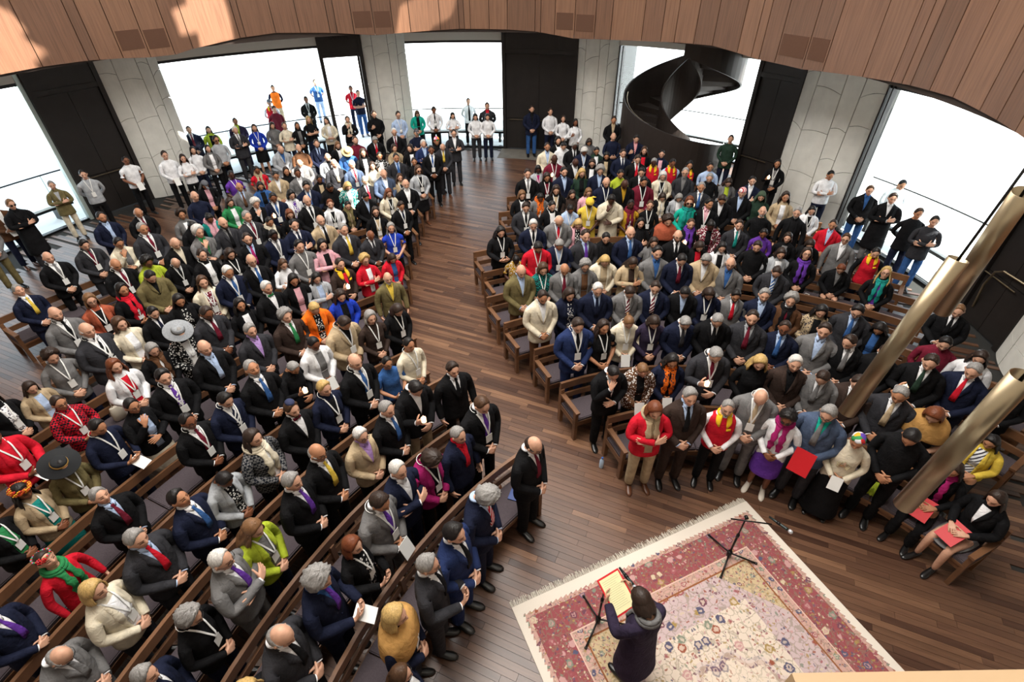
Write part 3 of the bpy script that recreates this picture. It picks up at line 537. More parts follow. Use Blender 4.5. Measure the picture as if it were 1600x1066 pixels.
# ------------------------------------------------------------------ pews
LCN, RCN = (3.9, 0.0), (2.6, 1.9)
PEOPLE = [x.split('|') for x in '''-2.16 1.50 -86 1.010 L1|f wy 1 Obk wh - c1- -|woman with long wavy blonde hair in black jacket, white top
-3.11 1.66 -83 0.958 L2|m sg 1 Jnv wh nv c1- -|grey-haired man in navy suit with navy tie
-1.00 1.69 -83 0.874 L0|f wb 1 Onv wh - c1- G|woman with long wavy brown hair in navy jacket, glasses
-4.06 1.84 -86 0.930 L3|m rg 1 Jgy wh gy c3- G|balding man in grey suit with grey tie
-2.05 1.89 -95 1.074 L1|m rg 1 Jch wh bk c2- -|balding man in charcoal suit with black tie
-1.09 2.08 -93 1.010 L0|f by 1 Onv nv - c1- s=tan,L|woman with bobbed blonde hair in navy jacket, tan shawl
-2.99 2.12 -89 0.974 L2|f cg 1 Kbk bk - c2- L,G|woman with curly grey hair in black sweater, glasses
-4.89 2.18 -83 0.930 L4|m sg 1 Jnv wh pu c1- -|grey-haired man in navy suit with purple tie
-3.95 2.35 -88 0.986 L3|f by 1 Ocr wh - c1- L|woman with bobbed blonde hair in cream jacket, white top
-1.87 2.37 -93 1.074 L1|m cg 1 Jnv bl pu h2- P|man with curly grey hair in navy suit, purple tie
-0.84 2.49 -92 1.074 L0|m sg 1 Jch wh bk h1- G|grey-haired man in charcoal suit with black tie
-2.83 2.58 -89 1.050 L2|m sw 1 Jgy wh pu f1- G|white-haired man in grey suit with purple tie
-4.75 2.76 -99 0.874 L4|f ud 1 Krd bk* - s0- h=rose,s=gn|woman in red sweater with red rose headdress
-1.66 2.82 -105 0.946 L1|f ba 1 Obk bk* - h1- L|woman with bobbed auburn hair in black jacket, patterned black top
-0.62 2.82 -112 1.074 L0|m sk 1 Jnb wh bk c1- B|black-haired man in dark blue suit with black tie
-3.79 2.83 -101 1.038 L3|m sg 1 Jch lb rd c1- -|grey-haired man in charcoal suit with red tie
-2.73 2.97 -102 1.010 L2|f wn 1 Olm gy - c2- L|woman with long wavy light brown hair in lime jacket, grey top
-5.74 3.19 -92 0.898 L5|f uk 3 Obk gn - c1- L|black-haired woman in black jacket with green top
-1.47 3.22 -115 1.074 L1|m sd 2 Jgy wh pu c2- L,P|dark-haired man in grey suit with purple tie
-0.39 3.30 -111 1.074 L0|m cg 1 Jnv lb rd/ c3- -|man with curly grey hair in navy suit, striped red tie
-3.59 3.32 -95 1.006 L3|m sk 2 Jnv wh bl c0- -|black-haired man in navy suit with blue tie, beside the black-haired woman in light grey jacket
-2.43 3.45 -101 1.074 L2|m sg 1 Jbk wh pu c1- -|grey-haired man in black suit with purple tie
-4.59 3.45 -107 0.930 L4|m sg 1 Jbk lb mr c0- -|grey-haired man in black suit with maroon tie
5.63 3.51 108 0.957 -|f ld 1 Jbk wh - l2- R,q=gy,P=rd|seated woman with long straight dark hair in black jacket, red folder
-5.60 3.56 -101 0.902 L5|f wk 3 Obe te - c1- L,h=flower,q=te|woman in beige jacket with yellow flower crown
-1.30 3.60 -122 1.074 L1|m sw 1 Jnv wh - f1- -|white-haired man in navy suit with white shirt
-3.41 3.70 -110 0.954 L3|f sk 3 Olg bk* - c3- -|black-haired woman in light grey jacket with patterned black top
-2.27 3.85 -110 1.074 L2|m rg 2 Jbk wh ye c1- M,G|balding man in black suit with yellow tie
-1.04 3.91 -127 1.010 L1|f cd 1 Omg bk - c3- L|woman with curly dark hair in magenta jacket, black top
-5.45 3.95 -112 0.906 L5|f sk 2 Ool ol - c2- h=black,L|woman in olive jacket with wide black hat
5.43 3.96 127 0.951 -|f wd 2 Kbk - - l2- R,s=mg,P=rd|seated woman with long wavy dark hair in black sweater, magenta scarf
0.18 3.97 -126 1.074 L0|m rd 1 Jbk wh mr c2- G|balding man in black suit with maroon tie and glasses
4.76 4.09 135 1.074 R0|m sk 2 Sbk - - c3- -|black-haired man in black shirt
-3.17 4.18 -107 1.010 L3|f ld 1 Ogy# wh - c1- s=cr|woman with long straight dark hair in checked grey jacket, cream scarf
4.24 4.19 145 0.926 R0|f sk 2 Kcr bk - c2- h=multi,q=bk,plate,P|woman in cream sweater with multicoloured cap
-0.69 4.21 -125 0.998 L1|m sg 1 Jnv rd rd s1- M|grey-haired man in navy suit with red tie, beside the woman in magenta jacket
-6.40 4.25 -101 1.010 L6|f uk 3 Ord rd - h1- L,P|black-haired woman in red jacket with white booklet
-1.90 4.28 -126 0.962 L2|m sw 1 Jbe lv - c1- M,G|white-haired man in beige suit with glasses
-5.24 4.41 -101 1.006 L5|m sk 2 Knv bk - h2- L,P|black-haired man in navy sweater with white booklet
3.93 4.43 136 1.074 R0|m sg 1 Jsb tq gy c2- G,P=rd,t=ch|grey-haired man in slate blue suit with grey tie
6.32 4.46 123 0.874 R2|f wk 2 Oye wh/ - l2- R|seated woman with long wavy black hair in yellow jacket, striped white top
-4.10 4.47 -111 1.006 L4|m sk 3 Jbk wh mr c1- L,G|black-haired man in black suit with maroon tie
5.38 4.53 133 1.010 R1|f ba 1 Tbk - - c3- s=tan|woman with bobbed auburn hair in black short-sleeved top, tan shawl
3.53 4.55 144 0.950 R0|f ck 3 Kwh - - c2- S,s=mg,q=pu|woman with curly black hair in white sweater, magenta scarf
-1.63 4.62 -119 1.022 L2|m sg 1 Jbk wh bl c1- -|grey-haired man in black suit with blue tie, beside the white-haired man in beige suit
1.80 4.64 -177 1.010 R0|f ba 1 Ord be - f2- s=be,t=be|woman with bobbed auburn hair in red jacket, beige scarf
-2.85 4.65 -119 1.018 L3|m sb 1 Jbk wh mr c1- B,h=kippa,bow|man in black suit with skullcap
-0.44 4.65 -138 1.074 L1|m sb 1 Jbk wh pu c2- L|brown-haired man in black suit with purple tie
2.80 4.71 164 0.946 R0|m sg 1 Vrd wh - c1- B|grey-haired man in red vest with beard
2.26 4.72 182 1.074 R0|m sg 1 Jdb lb bk c1- -|grey-haired man in dark brown suit with black tie
5.02 4.77 138 1.062 R1|m sg 2 Jch wh be c2- -|grey-haired man in charcoal suit with beige tie
3.23 4.81 156 1.074 R0|m rw 1 Jgy wh be c3- L|balding man in grey suit with beige tie
-5.03 4.82 -115 0.970 L5|f uk 2 Obk lb - k1- L,G,q=cr|black-haired woman in black jacket with glasses
-3.85 4.89 -116 1.002 L4|m sk 1 Jnv wh nv/ c2- L|black-haired man in navy suit with striped navy tie
-6.08 4.92 -112 0.950 L6|f ud 2 Ord# rd - h1- L,G,q=be|dark-haired woman in checked red jacket with glasses
-1.36 5.03 -136 1.074 L2|m sk 1 Jbk wh - d3- t=be,cand|black-haired man in black suit with lit candle
-2.55 5.05 -124 1.010 L3|f sy 1 Onv bk - c1- L|blonde-haired woman in navy jacket with black top
4.65 5.05 144 1.034 R1|m sd 1 Jdb wh - c2- -|dark-haired man in dark brown suit with white shirt
-7.11 5.05 -104 0.938 L7|f ld 1 Obk wh* - c1- L|woman with long straight dark hair in black jacket, patterned white top
6.94 5.07 129 0.930 R3|m sk 1 Jbk wh - c2- -|black-haired man in black suit with white shirt, behind the woman in yellow jacket
6.26 5.17 126 1.074 R2|m sg 1 Jnv wh rd c2- -|grey-haired man in navy suit with red tie, beside the woman in yellow jacket
4.30 5.24 140 1.022 R1|m sd 1 Jgy wh gy c3- -|dark-haired man in grey suit with grey tie
-4.79 5.25 -124 1.046 L5|m sk 1 Jbk wh pu* c1- L|black-haired man in black suit with patterned purple tie
-3.57 5.33 -124 1.066 L4|m sg 2 Jbk wh bl c0- B|grey-haired man in black suit with blue tie and beard
5.80 5.38 140 1.074 R2|m sd 1 Jbk wh dg d2- cand|dark-haired man in black suit with dark green tie
-6.91 5.39 -111 0.874 L7|f ld 1 Obe lb - c2- -|woman with long straight dark hair in beige jacket, pale blue top
3.94 5.41 161 1.038 R1|m sw 1 Jdb bk - c1- -|white-haired man in dark brown suit with black shirt
-0.85 5.42 -145 1.006 L2|m sd 1 Jbk wh bk s1- -|dark-haired man in black suit with black tie
1.38 5.45 -165 0.998 R1|m sk 1 Jbk wh - k3- -|black-haired man in black suit with white shirt, beside the woman in patterned brown jacket
-2.22 5.47 -123 1.074 L3|m rb 1 Jbk wh bl c1- L|balding man in black suit with blue tie and lanyard
3.51 5.54 164 1.010 R1|f wy 1 Kbk - - c2- -|woman with long wavy blonde hair in black sweater
1.84 5.57 -174 0.962 R1|f sn 1 Obr* bk - c3- P|light-brown-haired woman in patterned brown jacket with white booklet
-5.72 5.60 -114 0.982 L6|f wa 1 Owh rd - c1- L|woman with long wavy auburn hair in white jacket, red top
2.29 5.64 180 0.986 R1|f wk 2 Onv bk - c2- s=or,P|woman with long wavy black hair in navy jacket, orange scarf
6.78 5.65 136 0.966 R3|f wd 1 Owh bk - c2- -|woman with long wavy dark hair in white jacket, black top
5.37 5.68 148 1.034 R2|m sd 1 Jbk wh - c2- -|dark-haired man in black suit with white shirt, behind the dark-haired man in dark brown suit
2.89 5.69 177 1.074 R1|m sg 1 Jch wh mr d3- L,cand|grey-haired man in charcoal suit with maroon tie and lit candle
-3.28 5.70 -118 0.934 L4|f sg 2 Kbk - - d3- cand|grey-haired woman in black sweater with lit candle
-4.48 5.82 -120 1.074 L5|m rb 1 Jbk lb lb c1- -|balding man in black suit with pale blue tie
-6.79 5.83 -121 1.010 L7|f cd 1 Kgy bk - c2- L|woman with curly dark hair in grey sweater, lanyard
-1.87 5.81 -140 0.882 L3|f uk 2 Tbl - - h1- G,P|black-haired woman in blue short-sleeved top with glasses
5.03 5.91 146 1.030 R2|m sd 1 Jbk wh gy c2r -|dark-haired man in black suit with grey tie, behind the dark-haired man in dark brown suit
6.47 5.97 142 0.982 R3|m sk 1 Kmr - - c2- -|black-haired man in maroon sweater, beside the woman with long wavy dark hair in white jacket
-5.45 6.04 -123 0.974 L6|f lg 1 Obk wh - c2- s=br,L|woman with long straight grey hair in black jacket, brown scarf
-1.58 6.09 -130 0.954 L3|m sk 2 Scr - - c1- L|black-haired man in cream shirt with lanyard
-3.02 6.07 -129 1.010 L4|f uk 3 Owh gy - c2- P|black-haired woman in white jacket with white booklet
4.68 6.10 146 1.062 R2|m sd 1 Jgy lb - c1- -|dark-haired man in grey suit with pale blue shirt
-6.49 6.28 -110 1.074 L7|m rg 1 Jch wh bk/ c1- L,fat|balding man in charcoal suit with striped black tie
4.20 6.30 150 1.002 R2|m sd 3 Jnv lb bl c1- G,M|dark-haired man in navy suit with blue tie
-4.04 6.33 -125 1.030 L5|m sg 1 Jch lv - c1- B|grey-haired man in charcoal suit with beard and lavender shirt
0.99 6.35 -168 1.074 R2|m sd 1 Jnb wh bk c2- L|dark-haired man in dark blue suit with black tie
-5.21 6.39 -123 0.998 L6|f sg 1 Obk* wh - c2- h=grey,L|woman in patterned black jacket with wide grey hat
1.42 6.43 -162 0.982 R2|f wd 2 Tbk - - c1- L|woman with long wavy dark hair in black short-sleeved top, lanyard
3.73 6.45 158 1.062 R2|m sd 1 Jch lg mr c1- B|dark-haired man in charcoal suit with maroon tie, behind the white-haired man in dark brown suit
5.85 6.48 135 0.946 R3|f wk 2 Obk bl - c3- -|woman with long wavy black hair in black jacket, blue top
-2.70 6.52 -126 1.074 L4|m sd 2 Jbe bk - c3- L|dark-haired man in beige suit with black shirt
3.21 6.54 171 1.062 R2|m sg 1 Jbk wh bk c3- B|grey-haired man in black suit with black tie and beard
2.72 6.59 181 1.014 R2|m sg 1 Jnv wh ch c3- -|grey-haired man in navy suit with charcoal tie
-6.25 6.62 -113 0.994 L7|f bb 1 Ocr wh - c1- -|woman with bobbed brown hair in cream jacket, white top
2.24 6.62 182 1.010 R2|f bd 1 Kdp - - c3- L|woman with bobbed dark hair in dark purple sweater, lanyard
1.84 6.63 -178 1.010 R2|f pn 1 Kcr - - c3- L,P|woman in cream sweater with white booklet
5.52 6.70 147 1.042 R3|m sk 1 Jch lb bl c2- G|black-haired man in charcoal suit with blue tie and glasses
-2.29 6.76 -142 0.982 L4|f bg 1 Kdb - - c1- L|woman with bobbed grey hair in dark brown sweater, lanyard
-7.31 6.76 -116 1.062 L8|m xd 1 Jgy wh bk c1- L,B|bald man in grey suit with black tie
-3.66 6.77 -127 1.006 L5|m cg 1 Jdb wh gn c1- -|man with curly grey hair in dark brown suit, green tie
-4.94 6.78 -119 1.062 L6|m sd 3 Jch wh mr c2- G,B|dark-haired man in charcoal suit with maroon tie and glasses
7.25 6.81 142 0.983 -|m sn 1 Jbk wh bk h2- P|light-brown-haired man in black suit with black tie
5.10 6.93 158 0.946 R3|f wk 1 Obe* bk - c2- -|woman with long wavy black hair in patterned beige jacket, black top
-5.97 7.01 -121 0.978 L7|m sk 1 Jbk wh nv c2- B|black-haired man in black suit with navy tie
-1.96 7.06 -134 0.986 L4|f bd 1 Obk bk - c3- L|woman with bobbed dark hair in black jacket, black top, behind the man in cream shirt
4.67 7.12 152 0.978 R3|m cg 1 Jbr wh mr c1- B,s=bk|man with curly grey hair in brown suit, maroon tie
-3.34 7.12 -140 1.002 L5|f sy 1 Oor bk* - c3- -|blonde-haired woman in orange jacket with patterned black top
0.49 7.14 -163 1.074 R3|m sd 2 Jcr wh - c2- B,t=br|dark-haired man in cream suit with beard and white shirt
-4.59 7.20 -131 0.966 L6|f wk 2 Obk wh - c1- -|woman with long wavy black hair in black jacket, white top
4.27 7.26 161 0.994 R3|m sg 1 Jnv lb - c1- B|grey-haired man in navy suit with beard
-7.12 7.28 -128 1.010 L8|f bn 1 Oru bk - c1- L,G|woman with bobbed light brown hair in rust jacket, glasses
-5.71 7.37 -133 0.986 L7|f lk 2 Obk bk* - d2- cand|woman with long straight black hair in black jacket, lit candle and patterned black top
0.96 7.37 -161 1.010 R3|f bd 1 Onv nv* - c2- -|woman with bobbed dark hair in navy jacket, patterned navy top
3.84 7.38 167 0.966 R3|m sk 2 Jgy wh rd c2- B|black-haired man in grey suit with red tie
1.45 7.39 -176 1.062 R3|m sw 1 Jnv lb nv c2- B|white-haired man in navy suit with navy tie
3.40 7.46 169 0.998 R3|f bd 1 Onv nv - c3- L|woman with bobbed dark hair in navy jacket, navy top
-2.97 7.47 -144 0.982 L5|f wd 1 Orb bk - c2- -|woman with long wavy dark hair in royal blue jacket, black top
2.02 7.49 -180 1.018 R3|m sd 1 Jgy wh mr/ c3- -|dark-haired man in grey suit with striped maroon tie
3.00 7.50 166 0.998 R3|m sk 1 Jbk lb - c3- -|black-haired man in black suit with pale blue shirt, behind the woman in dark purple sweater
2.48 7.51 168 1.030 R3|m sd 1 Jnv wh mr/ c2- -|dark-haired man in navy suit with striped maroon tie
-4.25 7.57 -122 1.030 L6|m sw 1 Jbk wh gn c1- bow|white-haired man in black suit with green bow tie
-6.79 7.61 -115 1.010 L8|f lk 2 Obk bk - h1- L,s=rd|woman with long straight black hair in black jacket, red scarf
-8.78 7.80 -113 0.930 L10|m sg 1 Jnv wh ye c0- -|grey-haired man in navy suit with yellow tie
-5.49 7.84 -136 1.010 L7|f lb 1 Ocr mr* - c1- L|woman with long straight brown hair in cream jacket, patterned maroon top
-3.93 7.94 -141 1.010 L6|f lk 2 Obk pk - c2- -|woman with long straight black hair in black jacket, pink top
0.15 7.99 -159 1.074 R4|m rn 1 Jol lb - c2- t=br|balding man in olive suit with pale blue shirt
-6.53 8.00 -124 1.074 L8|m sk 1 Col bk - c3- -|black-haired man in olive overcoat with black shirt
4.82 8.06 153 1.030 R4|m sd 1 Jch lb bl/ c3- G|dark-haired man in charcoal suit with striped blue tie
6.83 8.06 144 0.930 R5|f wy 1 Obk pu - c0- s=te,G|woman with long wavy blonde hair in black jacket, teal scarf
-5.13 8.06 -130 1.074 L7|m sw 2 Jnv wh bl c2- L|white-haired man in navy suit with blue tie
-2.26 8.07 -151 0.950 L5|m xw 1 Jol ye - s1- B|bald man in olive suit with beard
-3.63 8.20 -139 0.930 L6|f lk 1 Olg lb - f2- -|woman with long straight black hair in light grey jacket, pale blue top
0.57 8.24 -169 1.010 R4|f bb 1 Tte# - - c2- L|woman with bobbed brown hair in checked teal short-sleeved top, lanyard
0.97 8.23 -176 1.006 R4|m rg 2 Jgy wh mr c2- -|balding man in grey suit with maroon tie
4.05 8.29 159 1.010 R4|m rg 1 Jgy bl - c1- G|balding man in grey suit with glasses and blue shirt
1.36 8.34 -176 1.010 R4|f cg 1 Ogy br - c2- G|woman with curly grey hair in grey jacket, glasses
-4.82 8.41 -132 1.074 L7|m rd 1 Jbk wh bl c1- G|balding man in black suit with blue tie and glasses
-7.38 8.41 -119 1.058 L9|m rw 2 Jbk wh mr c2- L|balding man in black suit with maroon tie and lanyard
3.63 8.42 161 1.074 R4|m sg 1 Jbe wh - c3- G|grey-haired man in beige suit with glasses
3.15 8.43 177 1.074 R4|m sk 1 Jnv wh mr c3- -|black-haired man in navy suit with maroon tie
2.26 8.51 187 1.010 R4|f ld 2 Obe db - f3- -|woman with long straight dark hair in beige jacket, dark brown top
-3.25 8.54 -134 0.974 L6|f ud 1 Jdb rd - d1- yc,cand|dark-haired woman in dark brown jacket with lit candle
2.73 8.55 182 1.074 R4|m sk 1 Jgy bl - c1- -|black-haired man in grey suit with blue shirt
1.77 8.61 -181 1.010 R4|f ly 1 Ocr be - c3- -|woman with long straight blonde hair in cream jacket, beige top
5.68 8.72 158 0.962 R5|f bd 1 Obk bk - c0- s=pu,G|woman with bobbed dark hair in black jacket, purple scarf
-4.45 8.77 -134 0.918 L7|f lb 1 Kwh - - f2- -|woman with long straight brown hair in white sweater
-7.08 8.80 -119 0.954 L9|f ck 3 Olm lm - f2- G|woman with curly black hair in lime jacket, glasses
-2.86 8.84 -137 0.918 L6|f cy 1 Ord wh - f1- G|woman with curly blonde hair in red jacket, glasses
-5.99 8.85 -123 1.010 L8|f ud 1 Obk wh - c1- L|dark-haired woman in black jacket with white top
-9.00 8.88 -118 0.988 -|m xd 1 Jbk wh gy c1- L|bald man in black suit with grey tie
5.26 8.89 164 0.950 R5|f bd 1 Olg wh - c2- -|woman with bobbed dark hair in light grey jacket, white top
7.18 8.96 153 0.918 R6|f uk 1 Vrd bk - s2- -|black-haired woman in red vest with black top
-6.62 8.91 -131 0.930 L9|m rg 1 Jbk lg bk c3- L|balding man in black suit with black tie and lanyard, behind the man in olive overcoat
4.85 9.04 153 1.002 R5|m sd 1 Kbk lb - c2- -|dark-haired man in black sweater, beside the woman with bobbed dark hair in light grey jacket
-5.57 9.04 -127 0.974 L8|f bd 1 Obk bk - c2- L|woman with bobbed dark hair in black jacket, black top, ninth row of the left pews
6.62 8.95 151 0.930 R6|m sa 1 Jbk gy - c3- R|seated auburn-haired man in black suit with grey shirt
-4.15 9.05 -136 1.050 L7|m sk 1 Kgy - - c1- L|black-haired man in grey sweater with lanyard
0.52 9.09 -174 1.042 R5|m sk 2 Krd - - c3- L,G|black-haired man in red sweater with glasses
-2.43 9.16 -142 0.874 L6|f bd 1 Ord bl - c3- -|woman with bobbed dark hair in red jacket, blue top
4.22 9.20 168 0.938 R5|f wk 1 Owh bk - c2- -|woman with long wavy black hair in white jacket, black top
0.95 9.20 -178 1.038 R5|m sg 2 Jnv lb - c3- L|grey-haired man in navy suit with pale blue shirt and lanyard
-6.73 9.29 -126 1.046 L9|m xd 1 Jbk cr - c2- -|bald man in black suit with cream shirt
6.75 9.33 144 0.974 R6|m sb 1 Jgy wh - s1- G|brown-haired man in grey suit with glasses
3.78 9.29 176 0.958 R5|f bd 1 Obk rd - c3- -|woman with bobbed dark hair in black jacket, red top
1.47 9.30 -165 1.066 R5|m sd 1 Jch lb pu c1- -|dark-haired man in charcoal suit with purple tie
-5.27 9.34 -143 1.062 L8|m sd 1 Jbk lb mg c1- B|dark-haired man in black suit with magenta tie
3.34 9.34 174 1.038 R5|m rd 1 Jbk wh bk c1- G,B|balding man in black suit with black tie and glasses
-3.81 9.34 -141 0.970 L7|f bk 1 Opk bk - f1- -|woman with bobbed black hair in pink jacket, black top
2.88 9.38 179 0.962 R5|f ld 1 Ogy gy - c2- -|woman with long straight dark hair in grey jacket, beside the bald man in navy suit
2.39 9.39 186 1.074 R5|m xd 1 Jnv lb bl c1- -|bald man in navy suit with blue tie
-7.98 9.45 -124 1.010 L10|f uk 2 Ocr gy - k2- L,G|black-haired woman in cream jacket with glasses
1.92 9.45 -182 1.010 R5|f uk 1 Obk bk - c2- -|black-haired woman in black jacket with black top
-8.71 9.46 -119 0.985 -|m sk 1 Jch gy mr c2- L|black-haired man in charcoal suit with maroon tie
6.17 9.52 158 0.894 R6|f bd 1 Obk bk - c3- -|woman with bobbed dark hair in black jacket, black top, beside the woman in purple sweater
0.09 9.60 -171 0.874 R6|f uk 4 Tgo* - - c3- R|seated black-haired woman in patterned gold short-sleeved top
-6.39 9.64 -123 1.074 L9|m cw 1 Jgy gn - k1- -|man with curly white hair in grey suit, green shirt
-4.91 9.67 -136 1.026 L8|m sk 4 Jnv wh gy c2- L|black-haired man in navy suit with grey tie
-3.44 9.68 -136 1.074 L7|m sg 1 Jch wh ye c1- -|grey-haired man in charcoal suit with yellow tie
5.78 9.69 149 0.886 R6|f bd 1 Obk gy - c1- -|woman with bobbed dark hair in black jacket, grey top
-7.63 9.82 -123 1.074 L10|m sg 2 Jch wh mr c1- L|grey-haired man in charcoal suit with maroon tie and lanyard, beside the woman in teal jacket
-0.23 9.85 -162 0.990 R6|f wk 1 Obk bk - h2- L|woman with long wavy black hair in black jacket, behind the man in red sweater
5.33 9.86 158 0.918 R6|f uk 3 Kpu - - c2- -|black-haired woman in purple sweater
-3.00 9.94 -140 0.930 L7|m rg 3 Jch wh ch c2- -|balding man in charcoal suit with charcoal tie
8.91 9.96 152 1.008 -|m sk 1 Kch be - f1- t=bl|black-haired man in charcoal sweater
-4.56 9.99 -137 1.054 L8|m sk 1 Jnv wh nv f1- -|black-haired man in navy suit with navy tie
4.83 10.01 165 0.978 R6|m sd 1 Jch wh te c1- -|dark-haired man in charcoal suit with teal tie
0.47 10.04 -175 1.030 R6|m sw 1 Jnv wh bk c2- L|white-haired man in navy suit with black tie
-6.07 10.05 -127 1.074 L9|m xd 1 Jch gy bk c1- B|bald man in charcoal suit with black tie
6.91 10.12 144 0.930 R7|m sd 2 Jrd lb - c1- -|dark-haired man in red suit with pale blue shirt
4.28 10.15 167 0.986 R6|f uk 4 Omr* bk - c3- -|black-haired woman in patterned maroon jacket with black top
1.02 10.17 -180 1.074 R6|m rw 1 Jgy lb rd c3- L|balding man in grey suit with red tie
3.88 10.21 172 0.946 R6|f ub 1 Obk bk - d1- s=pu,cand|brown-haired woman in black jacket with purple scarf
-2.59 10.23 -159 0.934 L7|f lg 1 Trb - - c1- L|woman with long straight grey hair in royal blue short-sleeved top, lanyard
1.44 10.24 -178 1.002 R6|f ly 1 Opk bk* - c3- -|woman with long straight blonde hair in pink jacket, patterned black top
3.38 10.28 179 0.994 R6|f cd 1 Obk bk - c2- s=ru|woman with curly dark hair in black jacket, rust shawl
2.82 10.31 179 0.934 R6|f wk 1 Obk bk - f1- L|woman with long wavy black hair in black jacket, behind the bald man in navy suit
-4.12 10.34 -138 1.014 L8|m rg 1 Jbe wh bk c1- B|balding man in beige suit with black tie
-5.69 10.36 -128 1.074 L9|m sg 1 Jch lg mr c1- L|grey-haired man in charcoal suit with maroon tie, beside the bald man in charcoal suit
8.83 10.37 162 1.008 -|m sd 2 Kbk - - b1- t=nv|dark-haired man in black sweater, behind the man in charcoal sweater
-11.68 10.38 -119 0.996 -|m sd 1 Jgy wh - c1- t=ol|dark-haired man in grey suit with white shirt, beside the light-brown-haired man in black overcoat
-6.99 10.39 -129 0.982 L10|f uk 4 Jbk pk - c3- -|black-haired woman in black jacket with pink top
6.27 10.48 146 1.006 R7|m sg 1 Obk bk - s1- B|grey-haired man in black jacket with beard
-5.37 10.59 -131 0.950 L9|f uk 2 Obk cr - c2- s=cr|black-haired woman in black jacket with cream scarf
-9.04 10.63 -120 1.016 -|m sk 2 Jnv lb lb c1- B|black-haired man in navy suit with pale blue tie
-6.73 10.70 -138 1.010 L10|f uk 3 Ote pk - c3- s=pk|black-haired woman in teal jacket with pink scarf
5.63 10.73 160 0.950 R7|m xg 1 Sbk - - c0- B|bald man in black shirt with beard
-5.00 10.90 -147 0.974 L9|f ba 1 Obk bk - c2- G|woman with bobbed auburn hair in black jacket, glasses
-7.48 10.96 -132 0.952 -|f cd 2 Ogy wh - c1- -|woman with curly dark hair in grey jacket, white top
0.34 10.97 -175 1.022 R7|m sd 1 Jch wh bk c2- L|dark-haired man in charcoal suit with black tie
-8.47 10.99 -127 0.993 -|m rg 2 Jbk wh mr c2- -|balding man in black suit with maroon tie, beside the bald man in navy sweater
4.48 11.01 162 1.010 R7|m sk 2 Jbk pk - c1l L|black-haired man in black suit with pink shirt
-3.09 11.06 -159 0.938 L8|f ld 1 Obk be - c1- G,L|woman with long straight dark hair in black jacket, glasses and beige top
0.93 11.10 -166 1.002 R7|f uk 1 Obk wh - c2- L|black-haired woman in black jacket with white top
4.09 11.13 166 1.010 R7|f ba 1 Ktq - - c1- s=te,S|woman with bobbed auburn hair in turquoise sweater, teal scarf
6.97 11.15 161 0.874 R8|f lk 1 Owh bk - c2- L|woman with long straight black hair in white jacket, black top
4.84 11.18 162 1.074 R7|m sd 2 Jbk wh - c3- -|dark-haired man in black suit with white shirt, beside the woman in turquoise sweater
1.36 11.16 -175 0.958 R7|f uk 3 Tlb - - c3- L|black-haired woman in pale blue short-sleeved top with lanyard
8.75 11.17 155 1.015 -|m sd 1 Cbk wh - f1- t=gy|dark-haired man in black overcoat with white shirt
-4.65 11.20 -140 1.074 L9|m rg 1 Jbk wh bk c1- L|balding man in black suit with black tie, beside the auburn-haired woman in white jacket
3.23 11.23 169 0.942 R7|f ub 1 Kbk - - c1- L|brown-haired woman in black sweater with lanyard
2.78 11.25 183 0.950 R7|f uk 4 Tgo - - c1- L,s=mr,q=go|black-haired woman in gold short-sleeved top with maroon scarf
2.32 11.26 173 1.074 R7|m sk 4 Ccr cr - k3- -|black-haired man in cream overcoat with cream shirt
1.83 11.29 -185 1.010 R7|f uk 4 Tye - - c3- L,h=yellow,q=ye|woman in yellow short-sleeved top with yellow head wrap
-2.58 11.37 -145 0.954 L8|m sd 2 Jbk wh nv c2- L|dark-haired man in black suit with navy tie
-5.95 11.38 -136 1.014 L10|m cw 1 Jbk wh - k2- -|man with curly white hair in black suit, white shirt
-11.63 11.40 -116 1.015 -|m sn 1 Cbk bk - f1- S|light-brown-haired man in black overcoat with sunglasses
6.42 11.43 163 0.990 R8|f wd 2 Obe wh - c1- -|woman with long wavy dark hair in beige jacket, white top
-12.14 11.44 -119 0.991 -|m sd 1 Jbr wh - h1- L,P,t=nv|dark-haired man in brown suit with white booklet
-4.24 11.48 -154 0.950 L9|f sa 1 Owh bk - c1- L|auburn-haired woman in white jacket with black top
5.95 11.62 157 0.974 R8|f uk 1 Kdg - - c2- h=green|woman in dark green sweater with green headscarf
-5.62 11.65 -148 1.030 L10|m sk 3 Jnv wh bl d2- L,cand|black-haired man in navy suit with blue tie and lit candle
-3.91 11.70 -153 0.886 L9|f uk 1 Obk be - c2- s=ol|black-haired woman in black jacket with olive scarf
5.54 11.75 153 0.994 R8|m sk 1 Jbk lb - c2- h=redcap|man in black suit with red patterned cap
-6.78 11.79 -129 0.924 -|f ld 1 Ogn wh - c2- -|woman with long straight dark hair in green jacket, white top
8.60 11.80 159 0.981 -|m sb 1 Jbk bl - c1- t=bl|brown-haired man in black suit with blue shirt
-7.59 11.86 -127 0.996 -|m xg 1 Knv lb - c1- -|bald man in navy sweater
-5.31 11.91 -134 1.002 L10|f bk 1 Owh pu* - c2- L|woman with bobbed black hair in white jacket, patterned purple top
0.26 11.91 -163 0.962 R8|f bn 1 Obk wh - c2- L|woman with bobbed light brown hair in black jacket, white top
-3.54 11.95 -145 0.974 L9|m sk 2 Jbk lb - c3- -|black-haired man in black suit with pale blue shirt, beside the auburn-haired woman in white jacket
4.61 11.97 164 1.018 R8|m sg 2 Jch wh bl d1- cand|grey-haired man in charcoal suit with blue tie
0.71 11.99 -171 0.930 R8|f sk 3 Ogy or - c3- s=or,L|black-haired woman in grey jacket with orange scarf
4.13 12.06 176 0.878 R8|f bg 1 Olg wh - c3- -|woman with bobbed grey hair in light grey jacket, white top
1.11 12.07 -179 0.998 R8|f wd 1 Obk be - c2- L|woman with long wavy dark hair in black jacket, beige top
